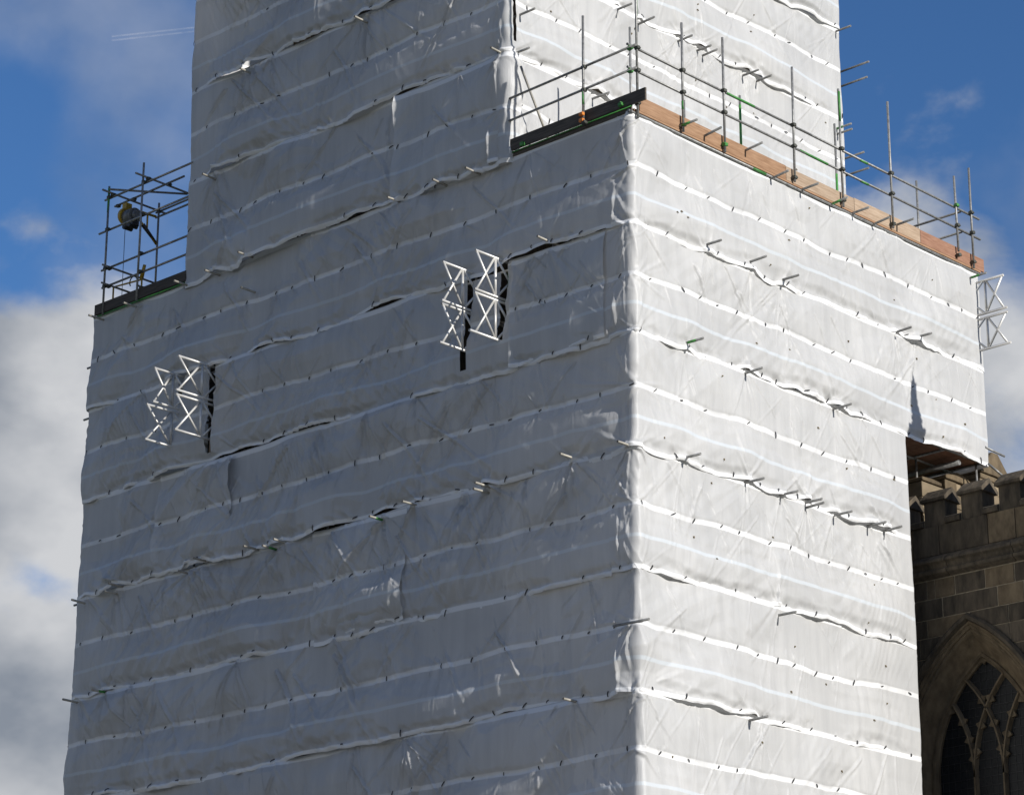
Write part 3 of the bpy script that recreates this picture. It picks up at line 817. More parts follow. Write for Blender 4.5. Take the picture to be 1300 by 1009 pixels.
# ------------------------------------------------------------------ guard rails and toe boards
CPL = MB()
CPL.box((-.045, -.04, -.035), (.045, .04, .035)); CPL.tube((-.06, .02, -.02), (.065, .02, -.02), .012, 6); CPL.tube((.03, -.06, .02), (.03, .06, .02), .012, 6)
CPLM = CPL.mesh('coupler', 0.006); CPLM.materials.append(M['coupler'])
CPLG = CPLM.copy(); CPLG.materials.clear(); CPLG.materials.append(M['green'])
def coupler(p, parent, green=False, rz=0.0):
    o = bpy.data.objects.new('coupler', CPLG if green else CPLM)
    COL.objects.link(o)
    o.location = p; o.rotation_euler = (rnd.uniform(-.2, .2), rnd.uniform(-.2, .2), rz)
    keep_parent(o, parent)
def sleeve(p, q, parent, mat='green'):
    part_tube('paint_band', p, q, mat, parent, TR + .002)

gr = empty('guard_rail', (0, 0, 22.75))
tag(gr, 'grey tube guard rail on standards round the timber deck beside the upper tower', 'guard rail')
XR = 0.10
# standards on the sunlit edge: y, bottom, top
for y, zb_, zt_ in [(0.09, 22.55, 27.3), (1.38, 22.70, 24.93), (2.60, 22.68, 25.06), (4.74, 22.75, 25.20), (6.30, 22.70, 25.26), (7.97, 22.75, 25.53), (10.82, 22.70, 24.98), (10.28, 22.92, 24.61)]:
    lean = rnd.uniform(-.03, .03)
    part_tube('standard', (XR, y, zb_), (XR + rnd.uniform(-.02, .02), y + lean, zt_), 'tube', gr, hollow=True)
    for zz_, dz_ in ((23.95, 0), (23.50, 0)):
        coupler((XR + .01, y, zz_), gr, rnd.random() < .3)
    coupler((XR, y, 22.84), gr, rnd.random() < .3)
sleeve((XR, 0.09, 24.6), (XR, 0.09, 25.7), gr)
sleeve((XR, 1.38, 23.15), (XR, 1.38, 23.32), gr)
sleeve((XR, 6.30, 24.55), (XR, 6.30, 25.2), gr)
# inner standards
for y, zb_, zt_ in [(4.75, 22.75, 25.0), (1.42, 22.75, 25.3), (7.90, 22.75, 25.43), (10.78, 22.75, 25.05), (3.0, 22.75, 24.3)]:
    part_tube('standard', (-1.2, y, zb_), (-1.2, y, zt_), 'tube', gr, hollow=True)
sleeve((-1.2, 4.75, 23.2), (-1.2, 4.75, 24.8), gr)
sleeve((-1.2, 7.90, 23.2), (-1.2, 7.90, 24.3), gr)
# rails, sunlit edge (two lengths each, jointed) and shaded edge
XI = XR - 0.055
for z_ in (23.98, 23.52):
    part_tube('rail', (XI, -0.12, z_), (XI, 5.4, z_ - .01), 'tube', gr, hollow=True)
    part_tube('rail', (XI, 5.4, z_ - .01), (XI, 11.2, z_ - .05), 'tube', gr, hollow=True)
    part_tube('rail', (-3.0, -0.08, z_ - .13), (0.22, -0.08, z_ - .06), 'tube', gr, hollow=True)
    sleeve((XI, 7.0, z_ - .03), (XI, 7.25, z_ - .03), gr)
    part_tube('rail', (XI - .05, 10.6, z_ - .04), (-3.0, 10.6, z_ - .04), 'tube', gr)
sleeve((XI, 2.75, 23.975), (XI, 3.6, 23.975), gr)
sleeve((XI, 5.0, 23.515), (XI, 5.9, 23.505), gr)
# shaded edge standards
part_tube('standard', (-1.03, -.13, 22.7), (-1.02, -.13, 24.91), 'tube', gr, hollow=True)
sleeve((-1.03, -.13, 23.1), (-1.03, -.13, 23.35), gr)
for z_ in (23.86, 23.40):
    coupler((-1.03, -.11, z_), gr); coupler((0.06, -.06, z_ + .05), gr, True)
for dzz in (0.0, 0.13):
    mbb = MB(); mbb.box((-1.10, -.19, 22.74 + dzz), (-1.0, -.12, 22.81 + dzz))
    keep_parent(mbb.build('coupler', 'orange', bevel=.01), gr)
coupler((-1.0, -.14, 22.72), gr)
# toe boards, sunlit edge
ymarks = [(0.22, 4.55, 'board_orange'), (4.56, 6.75, 'board_pale'), (6.76, 9.0, 'board_pale'), (9.01, 11.30, 'board_red')]
for a, b, m_ in ymarks:
    mbb = MB(); mbb.box((XR - .10, a, 22.755), (XR - .062, b, 23.05 + rnd.uniform(-.01, .01)))
    keep_parent(mbb.build('toe_board', m_, bevel=.004, origin=(XR, a, 22.8)), gr)
mbb = MB(); mbb.box((XR - .09, 0.05, 22.70), (XR - .05, 11.15, 22.745))
keep_parent(mbb.build('edge_board', 'board_orange', bevel=.004, origin=(0, 0, 22.7)), gr)
part_tube('ledger', (XR - .06, -.1, 22.66), (XR - .06, 11.1, 22.66), 'tube', gr)
sleeve((XR - .06, 3.5, 22.66), (XR - .06, 3.9, 22.66), gr)
# toe board, shaded edge
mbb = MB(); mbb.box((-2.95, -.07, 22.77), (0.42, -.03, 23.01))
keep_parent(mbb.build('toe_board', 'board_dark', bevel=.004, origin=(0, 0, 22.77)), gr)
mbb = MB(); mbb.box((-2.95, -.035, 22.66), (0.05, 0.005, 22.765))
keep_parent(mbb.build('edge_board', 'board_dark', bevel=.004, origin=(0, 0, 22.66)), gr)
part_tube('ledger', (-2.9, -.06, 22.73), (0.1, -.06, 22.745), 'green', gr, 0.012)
coupler((-0.15, -.09, 22.83), gr, True); coupler((-2.6, -.09, 22.8), gr, True)
# raking brace against the upper tower
part_tube('brace', (-2.75, 0.02, 24.5), (-2.55, 0.75, 22.8), 'tube_pale', gr)

# far end with the winch
gl = empty('guard_rail', (-14, 0, 22.75))
tag(gl, 'dark tube guard rail cage with cross tubes round the winch corner', 'guard rail')
YF = -0.08
part_tube('standard', (-15.11, YF, 22.6), (-15.10, YF, 25.62), 'tube', gl, hollow=True)
sleeve((-15.105, YF, 25.0), (-15.10, YF, 25.58), gl)
part_tube('standard', (-13.90, YF - .05, 22.6), (-13.86, YF - .05, 25.80), 'tube', gl, hollow=True)
part_tube('standard', (-15.04, 1.28, 22.75), (-15.03, 1.28, 25.62), 'tube', gl, hollow=True)
part_tube('standard', (-12.6, 1.28, 22.75), (-12.6, 1.28, 25.6), 'tube', gl)
YR = YF + .055
for z_, a in ((25.36, -15.3), (24.60, -15.45), (23.69, -15.3), (23.27, -15.25)):
    part_tube('rail', (a, YR, z_), (-12.3, YR, z_ + .02), 'tube', gl, hollow=True)
    coupler((-15.1, YF + .01, z_), gl); coupler((-13.88, YF - .01, z_), gl)
for z_ in (25.45, 25.33):
    part_tube('rail', (-15.2, 1.34, z_), (-12.3, 1.34, z_ + .02), 'tube', gl)
for x_, z_, ya, yb in [(-15.05, 25.46, -.30, 1.5), (-13.84, 25.48, -.36, 1.5), (-15.05, 23.72, -.2, 1.45), (-15.05, 23.30, -.2, 1.45), (-13.9, 22.95, -.1, 1.4)]:
    part_tube('transom', (x_, ya, z_), (x_, yb, z_ - .02), 'tube', gl, hollow=True)
    coupler((x_ + .02, YF + .06, z_ - .04), gl); coupler((x_, 1.30, z_ - .03), gl)
part_tube('brace', (-15.0, -.15, 25.50), (-13.95, 1.2, 25.50), 'tube', gl)
part_tube('rail', (-15.72, .58, 25.52), (-13.3, .55, 25.53), 'tube', gl, hollow=True)
for x_ in (-15.6, -15.05, -13.84):
    coupler((x_, .58, 25.50), gl)
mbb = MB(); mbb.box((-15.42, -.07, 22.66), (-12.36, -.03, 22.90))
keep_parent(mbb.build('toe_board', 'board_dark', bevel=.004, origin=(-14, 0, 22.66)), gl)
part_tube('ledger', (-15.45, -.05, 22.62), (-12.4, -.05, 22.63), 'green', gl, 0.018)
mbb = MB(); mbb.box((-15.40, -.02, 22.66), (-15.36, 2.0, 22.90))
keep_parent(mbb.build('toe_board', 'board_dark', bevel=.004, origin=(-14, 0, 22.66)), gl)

# ------------------------------------------------------------------ winch
wn = empty('electric_winch', (-15.17, .6, 25.5))
tag(wn, 'yellow and black electric winch hanging from the tube cage', 'winch')
mbb = MB()
cx_, cy_ = -15.17, .60
mbb.tube((cx_ - .16, cy_, 25.14), (cx_ + .20, cy_ - .02, 25.10), .17, 16)
mbb.tube((cx_ + .20, cy_ - .02, 25.10), (cx_ + .26, cy_ - .02, 25.10), .13, 16, .09)
keep_parent(mbb.build('motor_housing', 'grey_case', bevel=.0), wn)
mbb = MB(); mbb.tube((cx_ - .20, cy_ - .02, 25.18), (cx_ - .10, cy_ - .02, 25.16), .185, 16); mbb.box((cx_ - .19, cy_ - .09, 25.24), (cx_ - .05, cy_ + .07, 25.46))
keep_parent(mbb.build('end_cover', 'yellow'), wn)
mbb = MB(); mbb.box((cx_ - .16, cy_ - .10, 24.86), (cx_ + .20, cy_ + .10, 24.98)); mbb.tube((cx_ - .08, cy_ - .12, 24.88), (cx_ - .08, cy_ + .12, 24.88), .06, 12); mbb.tube((cx_ + .10, cy_ - .12, 24.87), (cx_ + .10, cy_ + .12, 24.87), .05, 12)
keep_parent(mbb.build('rope_drum', 'black', bevel=.01), wn)
mbb = MB(); mbb.tube((cx_ - .17, cy_, 24.9), (cx_ - .17, cy_, 22.9), .007, 6)
keep_parent(mbb.build('cable', 'black'), wn)
mbb = MB(); mbb.tube((cx_ + .1, cy_ + .1, 25.27), (-15.05, 1.22, 25.28), .03, 8); mbb.tube((-15.07, 1.0, 25.26), (-15.07, 1.0, 24.86), .022, 8); mbb.tube((cx_ + .12, .68, 25.14), (-15.04, 1.26, 24.62), .026, 8)
keep_parent(mbb.build('swing_arm', 'yellow'), wn)
mbb = MB(); mbb.tube((cx_ + .12, .86, 24.98), (-15.04, 1.24, 24.66), .05, 8, .03)
keep_parent(mbb.build('strap', 'black'), wn)

tr = empty('hoist_trolley', (-14.7, .5, 22.75))
tag(tr, 'low yellow metal trolley with a hoop handle standing on the far deck', 'trolley')
mbb = MB(); mbb.box((-15.25, .2, 23.00), (-14.25, .65, 23.05))
keep_parent(mbb.build('tray', 'yellow', bevel=.006), tr)
mbb = MB(); mbb.tube((-15.2, .25, 23.02), (-15.2, .25, 23.36), .02, 8); mbb.tube((-15.2, .25, 23.36), (-14.35, .35, 23.34), .02, 8); mbb.tube((-14.35, .35, 23.34), (-14.35, .35, 23.02), .02, 8)
keep_parent(mbb.build('handle', 'yellow'), tr)
mbb = MB()
for k in range(10):
    a0, a1 = R(20 + k * 20), R(40 + k * 20)
    mbb.tube((-14.62 + .12 * math.cos(a0), .33, 23.36 + .12 * math.sin(a0)), (-14.62 + .12 * math.cos(a1), .33, 23.36 + .12 * math.sin(a1)), .014, 6)
keep_parent(mbb.build('cable_coil', 'black'), tr)
mbb = MB(); mbb.tube((-14.38, .36, 23.38), (-14.26, .34, 23.66), .05, 10, .035)
keep_parent(mbb.build('drum', 'yellow'), tr)
for xw in (-15.1, -14.4):
    for yw in (.25, .6):
        mbb = MB(); mbb.tube((xw, yw - .03, 22.87), (xw, yw + .03, 22.87), .12, 14)
        keep_parent(mbb.build('wheel', 'black'), tr)

# ------------------------------------------------------------------ lattice beams
def lattice(face, s, zlo, zhi, out, out2, label, group):
    """face 'L': beam running along y at x = s; face 'R': beam running along x at y = s"""
    def pt(d, z):          # d = distance outside the face
        return (s, -d, z) if face == 'L' else (d, s, z)
    e = empty('lattice_beam', pt(0, zlo))
    tag(e, label, 'lattice beam', group)
    r = 0.027
    part_tube('chord', pt(-1.15, zhi), pt(out, zhi), 'alu', e, r, True)
    part_tube('chord', pt(-1.15, zlo), pt(out2, zlo), 'alu', e, r, True)
    m = min(out, out2) - .03
    i0 = 0.26
    part_tube('post', pt(i0, zlo), pt(i0, zhi), 'alu', e, r)
    part_tube('brace', pt(i0, zlo), pt(m, zhi), 'alu', e, .023)
    part_tube('brace', pt(i0 + .02, zhi), pt(m, zlo), 'alu', e, .023)
    part_tube('brace', pt(i0 - .04, zlo), pt(-.5, zhi), 'alu', e, .023)
    part_tube('brace', pt(i0 - .04, zhi), pt(-.5, zlo), 'alu', e, .023)
    return e
for s, n1, grp in [(-3.99, 'far', 'near'), (-3.14, 'near', 'near')]:
    lattice('L', s, 19.83, 20.60, .80, .82, 'upper white lattice beam at the %s slit, in the pair towards the tower corner' % ('darker' if n1 == 'near' else 'dash-shadowed'), 'lattice beams out of the shaded face')
    lattice('L', s, 18.99, 19.76, .82, .86 if n1 == 'far' else .94, 'lower white lattice beam at the %s slit, in the pair towards the tower corner' % ('darker' if n1 == 'near' else 'dash-shadowed'), 'lattice beams out of the shaded face')
for s in (-12.39, -11.46):
    nm = 'dash-shadowed frame' if s < -12 else 'fully lit frame'
    lattice('L', s, 19.81, 20.54, .78 if s < -12 else .92, .78 if s < -12 else .94, 'upper white lattice beam, %s of the pair below the winch deck' % nm, 'lattice beams out of the shaded face')
    lattice('L', s, 18.96, 19.71, .94, .94, 'lower white lattice beam, %s of the pair below the winch deck' % nm, 'lattice beams out of the shaded face')
lattice('R', 10.95, 21.70, 22.42, .72, .76, 'upper grey lattice beam out of the sunlit face below the toe board end', 'lattice beams out of the sunlit face')
lattice('R', 10.95, 20.92, 21.60, .76, .80, 'lower grey lattice beam out of the sunlit face below the toe board end', 'lattice beams out of the sunlit face')

# ================================================================== CHURCH
Y0 = 8.9
ch = empty('church', (2.0, Y0, 0.0))
tag(ch, 'dark stone church wall with battlements and pointed window', 'church')
def cpart(mbb, name, mat, bevel=0.0, parent=ch, origin=None):
    o = mbb.build(name, mat, bevel=bevel, origin=origin)
    if parent is ch:
        keep_parent(o, ch)
    else:
        o.parent = parent
        o.matrix_parent_inverse = (Matrix.Translation(ch.location) @ Matrix.Translation(-Vector(ch.location)) ).inverted()
    return o
XC = 0.76
AW, AC = 1.75, 1.575
AR = AW + AC
AZS = 14.66 - math.sqrt(AR * AR - AC * AC)          # springing level
def apex_of(ins):
    return AZS + math.sqrt((AR - ins) ** 2 - AC * AC)
def arch_half(z, apex=None, ins=0.0):
    if z <= AZS: return AW - ins
    q = (AR - ins) ** 2 - (z - AZS) ** 2
    return max(0.0, math.sqrt(q) - AC) if q > 0 else 0.0
AP = 14.66
SILL = 8.4
# mortar core behind the stones, left open at the window
zs_ = list(np.arange(0, 8.4, 0.4)) + list(np.arange(8.4, 16.12, .06))
mbb = MB()
def side_poly(xa, xb, sgn, z0, z1):
    """wall piece on one side of the window (sgn -1 left, +1 right), clipped by the arch"""
    outer = xa if sgn < 0 else xb
    inner = []
    for k in range(17):
        z = z0 + (z1 - z0) * k / 16
        lim = XC + sgn * (arch_half(z, None, -.02) if SILL < z < AP + .02 else 0.0)
        x = min(xb, lim) if sgn < 0 else max(xa, lim)
        if (x - outer) * -sgn > .012:
            inner.append((x, z))
    if len(inner) < 3 or max(abs(x - outer) for x, z in inner) < .03:
        return None
    out = []
    for i, p in enumerate(inner):                       # leave out points on a straight run
        if 0 < i < len(inner) - 1 and abs(inner[i - 1][0] - p[0]) < 1e-6 and abs(inner[i + 1][0] - p[0]) < 1e-6:
            continue
        out.append(p)
    zl, zh = inner[0][1], inner[-1][1]
    return [(outer, zl)] + out + [(outer, zh)]
XE = 7.4
for sg, xa, xb in ((-1, -1.2, XC), (1, XC, XE)):
    z = 0.0
    while z < 16.0:
        z1 = min(z + .5, 16.1)
        pl = side_poly(xa, xb, sg, z, z1)
        if pl: mbb.prism(pl, 'y', Y0 + .007, Y0 + .9)
        z = z1
cpart(mbb, 'wall_core', 'mortar')
# ashlar
courses = [15.62, 15.24, 14.84]
while courses[-1] > 10.0: courses.append(courses[-1] - rnd.choice((.36, .39, .41, .34)))
def stone_piece(poly, front, mat, bev=.007):
    # drop duplicate points
    q = []
    for p in poly:
        if not q or abs(p[0] - q[-1][0]) + abs(p[1] - q[-1][1]) > 1e-4: q.append(p)
    if abs(q[0][0] - q[-1][0]) + abs(q[0][1] - q[-1][1]) < 1e-4: q.pop()
    if len(q) < 3: return
    m_ = MB(); m_.prism(q, 'y', front, Y0 + .2)
    cpart(m_, 'stone', mat, bevel=bev, origin=(q[0][0], Y0, q[0][1]))
J = 0.011
first = {0: [-.62, -.16, .02, .49, 1.19, 1.86, 2.5], 1: [-.5, .18, 1.45, 2.05], 2: [-.9, -.2, .8, 1.67, 2.2]}
for ci in range(len(courses) - 1):
    z1, z0 = courses[ci] - J, courses[ci + 1] + J
    xs_ = list(first.get(ci, [-1.15 + rnd.uniform(0, .4)]))
    if xs_[0] > -1.1: xs_ = [-1.15] + xs_
    while xs_[-1] < 4.6: xs_.append(xs_[-1] + rnd.uniform(.45, .95))
    for a, b in zip(xs_[:-1], xs_[1:]):
        a, b = a + J, b - J
        fr_ = Y0 - rnd.uniform(.0, .012)
        mt = rnd.choice(('stone', 'stone', 'stone', 'stone_warm'))
        if z0 > AP:
            stone_piece([(a, z0), (b, z0), (b, z1), (a, z1)], fr_, mt)
            continue
        if a < XC:
            pl = side_poly(a, min(b, XC), -1, z0, z1)
            if pl: stone_piece(pl, fr_, mt, .0 if z0 < AP else .007)
        if b > XC:
            pl = side_poly(max(a, XC), b, 1, z0, z1)
            if pl: stone_piece(pl, fr_ - .002, mt, .0)
# plain lower wall facing below the courses in view
# string course in lengths
prof = [(Y0 + .02, 16.10), (Y0 - .03, 16.09), (Y0 - .19, 15.97), (Y0 - .20, 15.92), (Y0 - .13, 15.88), (Y0 - .10, 15.80), (Y0 - .15, 15.76), (Y0 - .13, 15.70), (Y0 - .05, 15.66), (Y0 + .02, 15.63)]
xx = -1.2
for xe in (.40, 1.93, 3.6, 5.4, 7.4):
    m_ = MB(); m_.prism(prof, 'x', xx + .005, xe - .005)
    cpart(m_, 'string_course', 'stone', bevel=.006, origin=(xx, Y0, 15.8))
    xx = xe
# parapet slabs and battlements
m_ = MB(); m_.box((-1.2, Y0 + .025, 16.09), (XE, Y0 + .42, 16.86)); cpart(m_, 'wall_core', 'mortar')
xs_ = [-1.15, -.45, .18, 1.32, 1.95, 2.9, 3.9, 4.8, 5.8, 6.6, 7.35]
for a, b in zip(xs_[:-1], xs_[1:]):
    m_ = MB(); m_.box((a + .006, Y0 + .005 - rnd.uniform(0, .012), 16.105), (b - .006, Y0 + .2, 16.70))
    cpart(m_, 'stone', rnd.choice(('stone', 'stone', 'stone_warm')), bevel=.006, origin=(a, Y0, 16.1))
xm = -1.03
while xm < XE - .6:
    wm = .50
    m_ = MB(); m_.box((xm, Y0 + .02, 16.70), (xm + wm, Y0 + .45, 17.22))
    me_ = cpart(m_, 'merlon', 'stone', bevel=.01, origin=(xm, Y0, 16.7))
    cp = [(Y0 - .05, 17.20), (Y0 - .06, 17.26), (Y0 - .02, 17.30), (Y0 + .10, 17.40), (Y0 + .235, 17.50), (Y0 + .37, 17.40), (Y0 + .49, 17.30), (Y0 + .53, 17.26), (Y0 + .52, 17.20)]
    m2 = MB(); m2.prism(cp, 'x', xm - .05, xm + wm + .05)
    c_ = m2.build('coping', 'stone', bevel=.008, origin=(xm, Y0, 16.7)); c_.parent = me_; c_.location = (0, 0, 0)
    # embrasure sill
    m3 = MB(); m3.prism([(Y0 - .04, 16.71), (Y0 - .05, 16.80), (Y0 + .0, 16.84), (Y0 + .235, 16.93), (Y0 + .5, 16.84), (Y0 + .5, 16.71)], 'x', xm + wm + .004, xm + .868)
    cpart(m3, 'embrasure_sill', 'stone', bevel=.006, origin=(xm, Y0, 16.7))
    xm += .875
# window: splayed reveal, mouldings, hood
def arch_curve(ins=0.0, n=26, bottom=SILL):
    rr = AR - ins
    L = [(XC - AW + ins, bottom)]
    a_end = math.atan2(apex_of(ins) - AZS, -AC)
    for k in range(n + 1):
        a = math.pi + (a_end - math.pi) * k / n
        L.append((XC + AC + rr * math.cos(a), AZS + rr * math.sin(a)))
    return L + [(2 * XC - x, z) for x, z in L[::-1][1:]]
def sweep(profile, name, mat):
    """profile: list of (inset, y) swept round the arch; inset > 0 is towards the opening"""
    m_ = MB()
    rows = [[(x, y, z) for x, z in arch_curve(ins)] for ins, y in profile]
    nb_ = len(rows[0])
    m_.add([p for r_ in rows for p in r_],
           [(i * nb_ + k, i * nb_ + k + 1, (i + 1) * nb_ + k + 1, (i + 1) * nb_ + k) for i in range(len(rows) - 1) for k in range(nb_ - 1)])
    return cpart(m_, name, mat)
win = sweep([(-.15, Y0 + .05), (-.15, Y0 - .05), (-.10, Y0 - .10), (-.04, Y0 - .09), (-.02, Y0 - .03), (.0, Y0 + .03)], 'hood_mould', 'stone')
sweep([(-.005, Y0 - .004), (.03, Y0 + .0), (.05, Y0 + .035), (.07, Y0 + .03), (.10, Y0 + .045), (.11, Y0 + .08), (.14, Y0 + .075), (.17, Y0 + .09), (.19, Y0 + .12)], 'arch_moulding', 'stone_warm')
sweep([(.19, Y0 + .12), (.21, Y0 + .15), (.43, Y0 + .40), (.46, Y0 + .41)], 'window_reveal', 'stone_warm')
sweep([(.46, Y0 + .41), (.48, Y0 + .38), (.53, Y0 + .38), (.55, Y0 + .43), (.58, Y0 + .45), (.58, Y0 + .6)], 'window_frame', 'stone_warm')
# tracery: bars that cross, with cusps
YG = Y0 + .46
def bar(pts, r=.045):
    m_ = MB()
    n_ = len(pts)
    prof_ = [(-1, 0.9), (-.35, -.9), (.35, -.9), (1, .9)]
    vv = []
    for k, (x, z) in enumerate(pts):
        a = pts[max(k - 1, 0)]; b = pts[min(k + 1, n_ - 1)]
        tx, tz = b[0] - a[0], b[1] - a[1]; L = math.hypot(tx, tz)
        for s_, d_ in prof_:
            vv.append((x - tz / L * s_ * r, YG + d_ * .06, z + tx / L * s_ * r))
    ff = []
    for k in range(n_ - 1):
        for j in range(4):
            jj_ = (j + 1) % 4
            ff.append((4 * k + j, 4 * k + jj_, 4 * k + 4 + jj_, 4 * k + 4 + j))
    ff += [(0, 1, 2, 3), (4 * n_ - 1, 4 * n_ - 2, 4 * n_ - 3, 4 * n_ - 4)]
    m_.add(vv, ff)
    return m_
def arc_pts(cx0, cz0, rr, a0, a1, n=14):
    return [(cx0 + rr * math.cos(R(a0 + (a1 - a0) * k / n)), cz0 + rr * math.sin(R(a0 + (a1 - a0) * k / n))) for k in range(n + 1)]
GI = 0.56                                # inset of the glazed opening
RI = AR - GI
lines = []
for mx in (-.33, .33):
    for d in (-1, 1):                    # intersecting tracery: every mullion branches both ways with the arch's own radius
        pts = []
        for k in range(40):
            hgt = 2.4 * k / 39
            x = XC + mx + d * (RI - math.sqrt(RI * RI - hgt * hgt))
            z = AZS + hgt
            if abs(x - XC) > arch_half(z, None, GI) + .02: break
            pts.append((x, z))
        if len(pts) > 2:
            lines.append(pts)
    cpart(bar([(XC + mx, SILL), (XC + mx, 10.0), (XC + mx, AZS)]), 'mullion', 'stone_warm')
for pts in lines:
    cpart(bar(pts), 'tracery', 'stone_warm')
edge = [p for p in arch_curve(GI) if p[1] > AZS + .2]
for pts in lines + [edge]:
    seg_ = max(4, len(pts) // 4)
    for k in range(seg_, len(pts) - 2, seg_):
        (x, z), (x2, z2) = pts[k - 1], pts[k + 1]
        tx, tz = x2 - x, z2 - z; L_ = math.hypot(tx, tz); tx /= L_; tz /= L_
        cx0, cz0 = pts[k]
        for sd in (-1, 1):
            tipx, tipz = cx0 - sd * tz * .12, cz0 + sd * tx * .12
            if abs(tipx - XC) > arch_half(tipz, None, GI) - .02: continue
            m_ = MB(); m_.prism([(cx0 + tx * .10, cz0 + tz * .10), (tipx, tipz), (cx0 - tx * .10, cz0 - tz * .10)], 'y', YG - .02, YG + .035)
            cpart(m_, 'cusp', 'stone_warm', bevel=.004)
mg = MB()
mg.prism(arch_curve(GI - .1), 'y', YG + .05, YG + .07)
cpart(mg, 'window_glass', 'glass')
m_ = MB()
for k in range(-8, 9):
    xg = XC + k * .14
    zt_ = max([z for z in np.arange(9, 15, .05) if arch_half(z, None, GI) > abs(k) * .14] + [9.2])
    m_.box((xg - .003, YG + .042, SILL), (xg + .003, YG + .048, zt_))
for k in range(32):
    zg = 9.0 + k * .17
    hw = arch_half(zg, None, GI)
    if hw > .1: m_.box((XC - hw, YG + .034, zg - .003), (XC + hw, YG + .041, zg + .003))
cpart(m_, 'lead_came', 'black')
m_ = MB(); m_.prism([(Y0 - .12, SILL - .05), (Y0 - .12, SILL - .18), (Y0 + .5, SILL - .2), (Y0 + .5, SILL + .1)], 'x', XC - 1.9, XC + 1.9)
cpart(m_, 'window_sill', 'stone_warm', bevel=.01)
# roof behind the parapet
m_ = MB(); m_.prism([(Y0 + .5, 16.3), (Y0 + 4.5, 17.0), (Y0 + 4.5, 16.0), (Y0 + .5, 16.0)], 'x', -.2, XE)
cpart(m_, 'roof', 'lead')
m_ = MB(); m_.box((-1.0, Y0 + .9, 0), (XE, Y0 + 8, 16.0)); cpart(m_, 'masonry', 'stone')
# buttress with pinnacle (its shadow falls on the sheeting)
bx, by = 6.0, 8.62
m_ = MB(); m_.box((bx - .35, by - .30, 0), (bx + .35, by + .30, 18.6)); cpart(m_, 'buttress', 'stone', bevel=.02)
pz = 22.05
m_ = MB()
def pyr(x, y, z0, z1, r0, r1):
    m_.add([(x - r0, y - r0, z0), (x + r0, y - r0, z0), (x + r0, y + r0, z0), (x - r0, y + r0, z0), (x - r1, y - r1, z1), (x + r1, y - r1, z1), (x + r1, y + r1, z1), (x - r1, y + r1, z1)],
           [(3, 2, 1, 0), (4, 5, 6, 7), (0, 1, 5, 4), (1, 2, 6, 5), (2, 3, 7, 6), (3, 0, 4, 7)])
pyr(bx, by, 18.6, 20.75, .24, .23); pyr(bx, by, 20.75, 20.85, .29, .29); pyr(bx, by, 20.85, 21.75, .17, .05); pyr(bx, by, 21.72, 21.86, .10, .10); pyr(bx, by, 21.86, pz + .12, .06, .02)
for k in range(5):
    z_ = 21.0 + k * .15; r_ = .17 - .12 * (z_ - 20.85) / .9
    for dx, dy in ((1, 1), (1, -1), (-1, 1), (-1, -1)):
        m_.box((bx + dx * r_ - .03, by + dy * r_ - .03, z_), (bx + dx * r_ + .03, by + dy * r_ + .03, z_ + .06))
cpart(m_, 'pinnacle', 'stone', bevel=.006)

# sunlit parapet wall across the roof, facing the sun
pw = empty('stone_parapet', (-.5, 9.4, 16.0))
tag(pw, 'sunlit tan stone parapet with gabled coping behind the dark battlements', 'parapet')
def ppart(mbb, name, mat, bevel=0.0, origin=None):
    o = mbb.build(name, mat, bevel=bevel, origin=origin)
    return keep_parent(o, pw)
zc = 15.9
rows_z = [15.9, 16.35, 16.8, 17.2, 17.55, 17.88]
for a, b in zip(rows_z[:-1], rows_z[1:]):
    y = 9.42 - rnd.uniform(0, .1)
    y = max(y, 9.40)
    while y < 13.2:
        y2 = min(y + rnd.uniform(.45, .85), 13.3)
        m_ = MB(); m_.box((-1.0, y + .006, a + .006), (-.5 + rnd.uniform(-.012, .0), y2 - .006, b - .006))
        ppart(m_, 'stone', rnd.choice(('stone_pale', 'stone_pale', 'stone_warm')), bevel=.008, origin=(-.5, y, a))
        y = y2
m_ = MB(); m_.box((-.98, 9.42, 15.9), (-.53, 13.28, 17.86)); ppart(m_, 'wall_core', 'mortar')
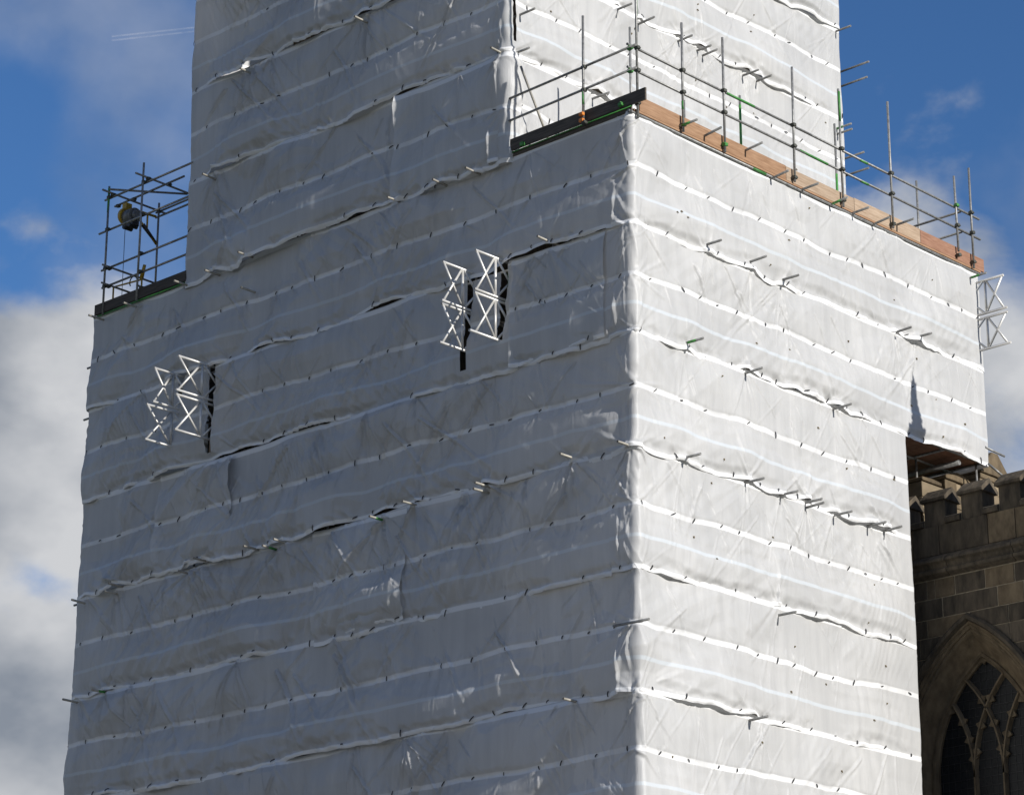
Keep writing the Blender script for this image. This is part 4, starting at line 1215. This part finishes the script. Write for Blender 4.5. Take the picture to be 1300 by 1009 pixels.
for y, w, zt_, pk in [(9.40, .62, 17.98, 0.0), (10.25, .9, 18.15, .10), (11.55, 1.0, 18.55, .42), (12.8, .48, 18.35, 0.1)]:
    zq = 17.885
    while zq < zt_ - .12:
        z2 = min(zq + rnd.uniform(.2, .3), zt_)
        yq = y
        while yq < y + w - .05:
            y2 = min(yq + rnd.uniform(.28, .6), y + w)
            m_ = MB(); m_.box((-1.0, yq + .005, zq + .005), (-.5 + rnd.uniform(-.03, .0), y2 - .005, z2 - .005))
            ppart(m_, 'stone', rnd.choice(('stone_pale', 'stone_warm', 'stone_pale')), bevel=.014, origin=(-.5, yq, zq))
            yq = y2
        zq = z2
    m_ = MB(); m_.prism([(y - .03, zq), (y + w + .03, zq), (y + w + .03, zq + .07), (y + w * .62, zq + .09 + pk), (y + w * .4, zq + .09 + pk), (y - .03, zq + .07)], 'x', -1.04, -.46)
    ppart(m_, 'coping', 'stone_warm', bevel=.012, origin=(-.5, y, zq))

# ------------------------------------------------------------------ contrail far off in the sky
M['vapour'] = new_mat('ice_vapour')
n = nodes(M['vapour'])
df = n('ShaderNodeBsdfDiffuse', {'Color': (0.85, 0.85, 0.87, 1)})
tp = n('ShaderNodeBsdfTransparent')
gg = n('ShaderNodeNewGeometry')
nn = n('ShaderNodeTexNoise', {'Vector': gg.outputs['Position'], 'Scale': 0.09, 'Detail': 4.0})
rr_ = n('ShaderNodeMapRange', {'Value': nn.outputs['Fac'], 'From Min': 0.35, 'From Max': 0.7, 'To Min': 0.98, 'To Max': 0.91})
mx = n('ShaderNodeMixShader', {0: rr_.outputs[0], 1: df.outputs[0], 2: tp.outputs[0]})
n('ShaderNodeOutputMaterial', {'Surface': mx.outputs[0]})
ct = empty('contrail', (-1900, 1200, 1200))
tag(ct, 'thin double vapour trail in the blue sky beside the upper tower', 'contrail')
cmw = Matrix.LocRotScale(cam.location, cam.rotation_euler.to_quaternion(), None)
for dv in (0.0, 5.0):
    a_ = cmw @ (Vector((-508, 458 - dv, -3490)) * 0.75)
    b_ = cmw @ (Vector((-340, 476 - dv, -3490)) * 0.75)
    mbb = MB(); mbb.tube(a_, b_, 0.9, 8, 0.75)
    keep_parent(mbb.build('vapour_trail', 'vapour'), ct)
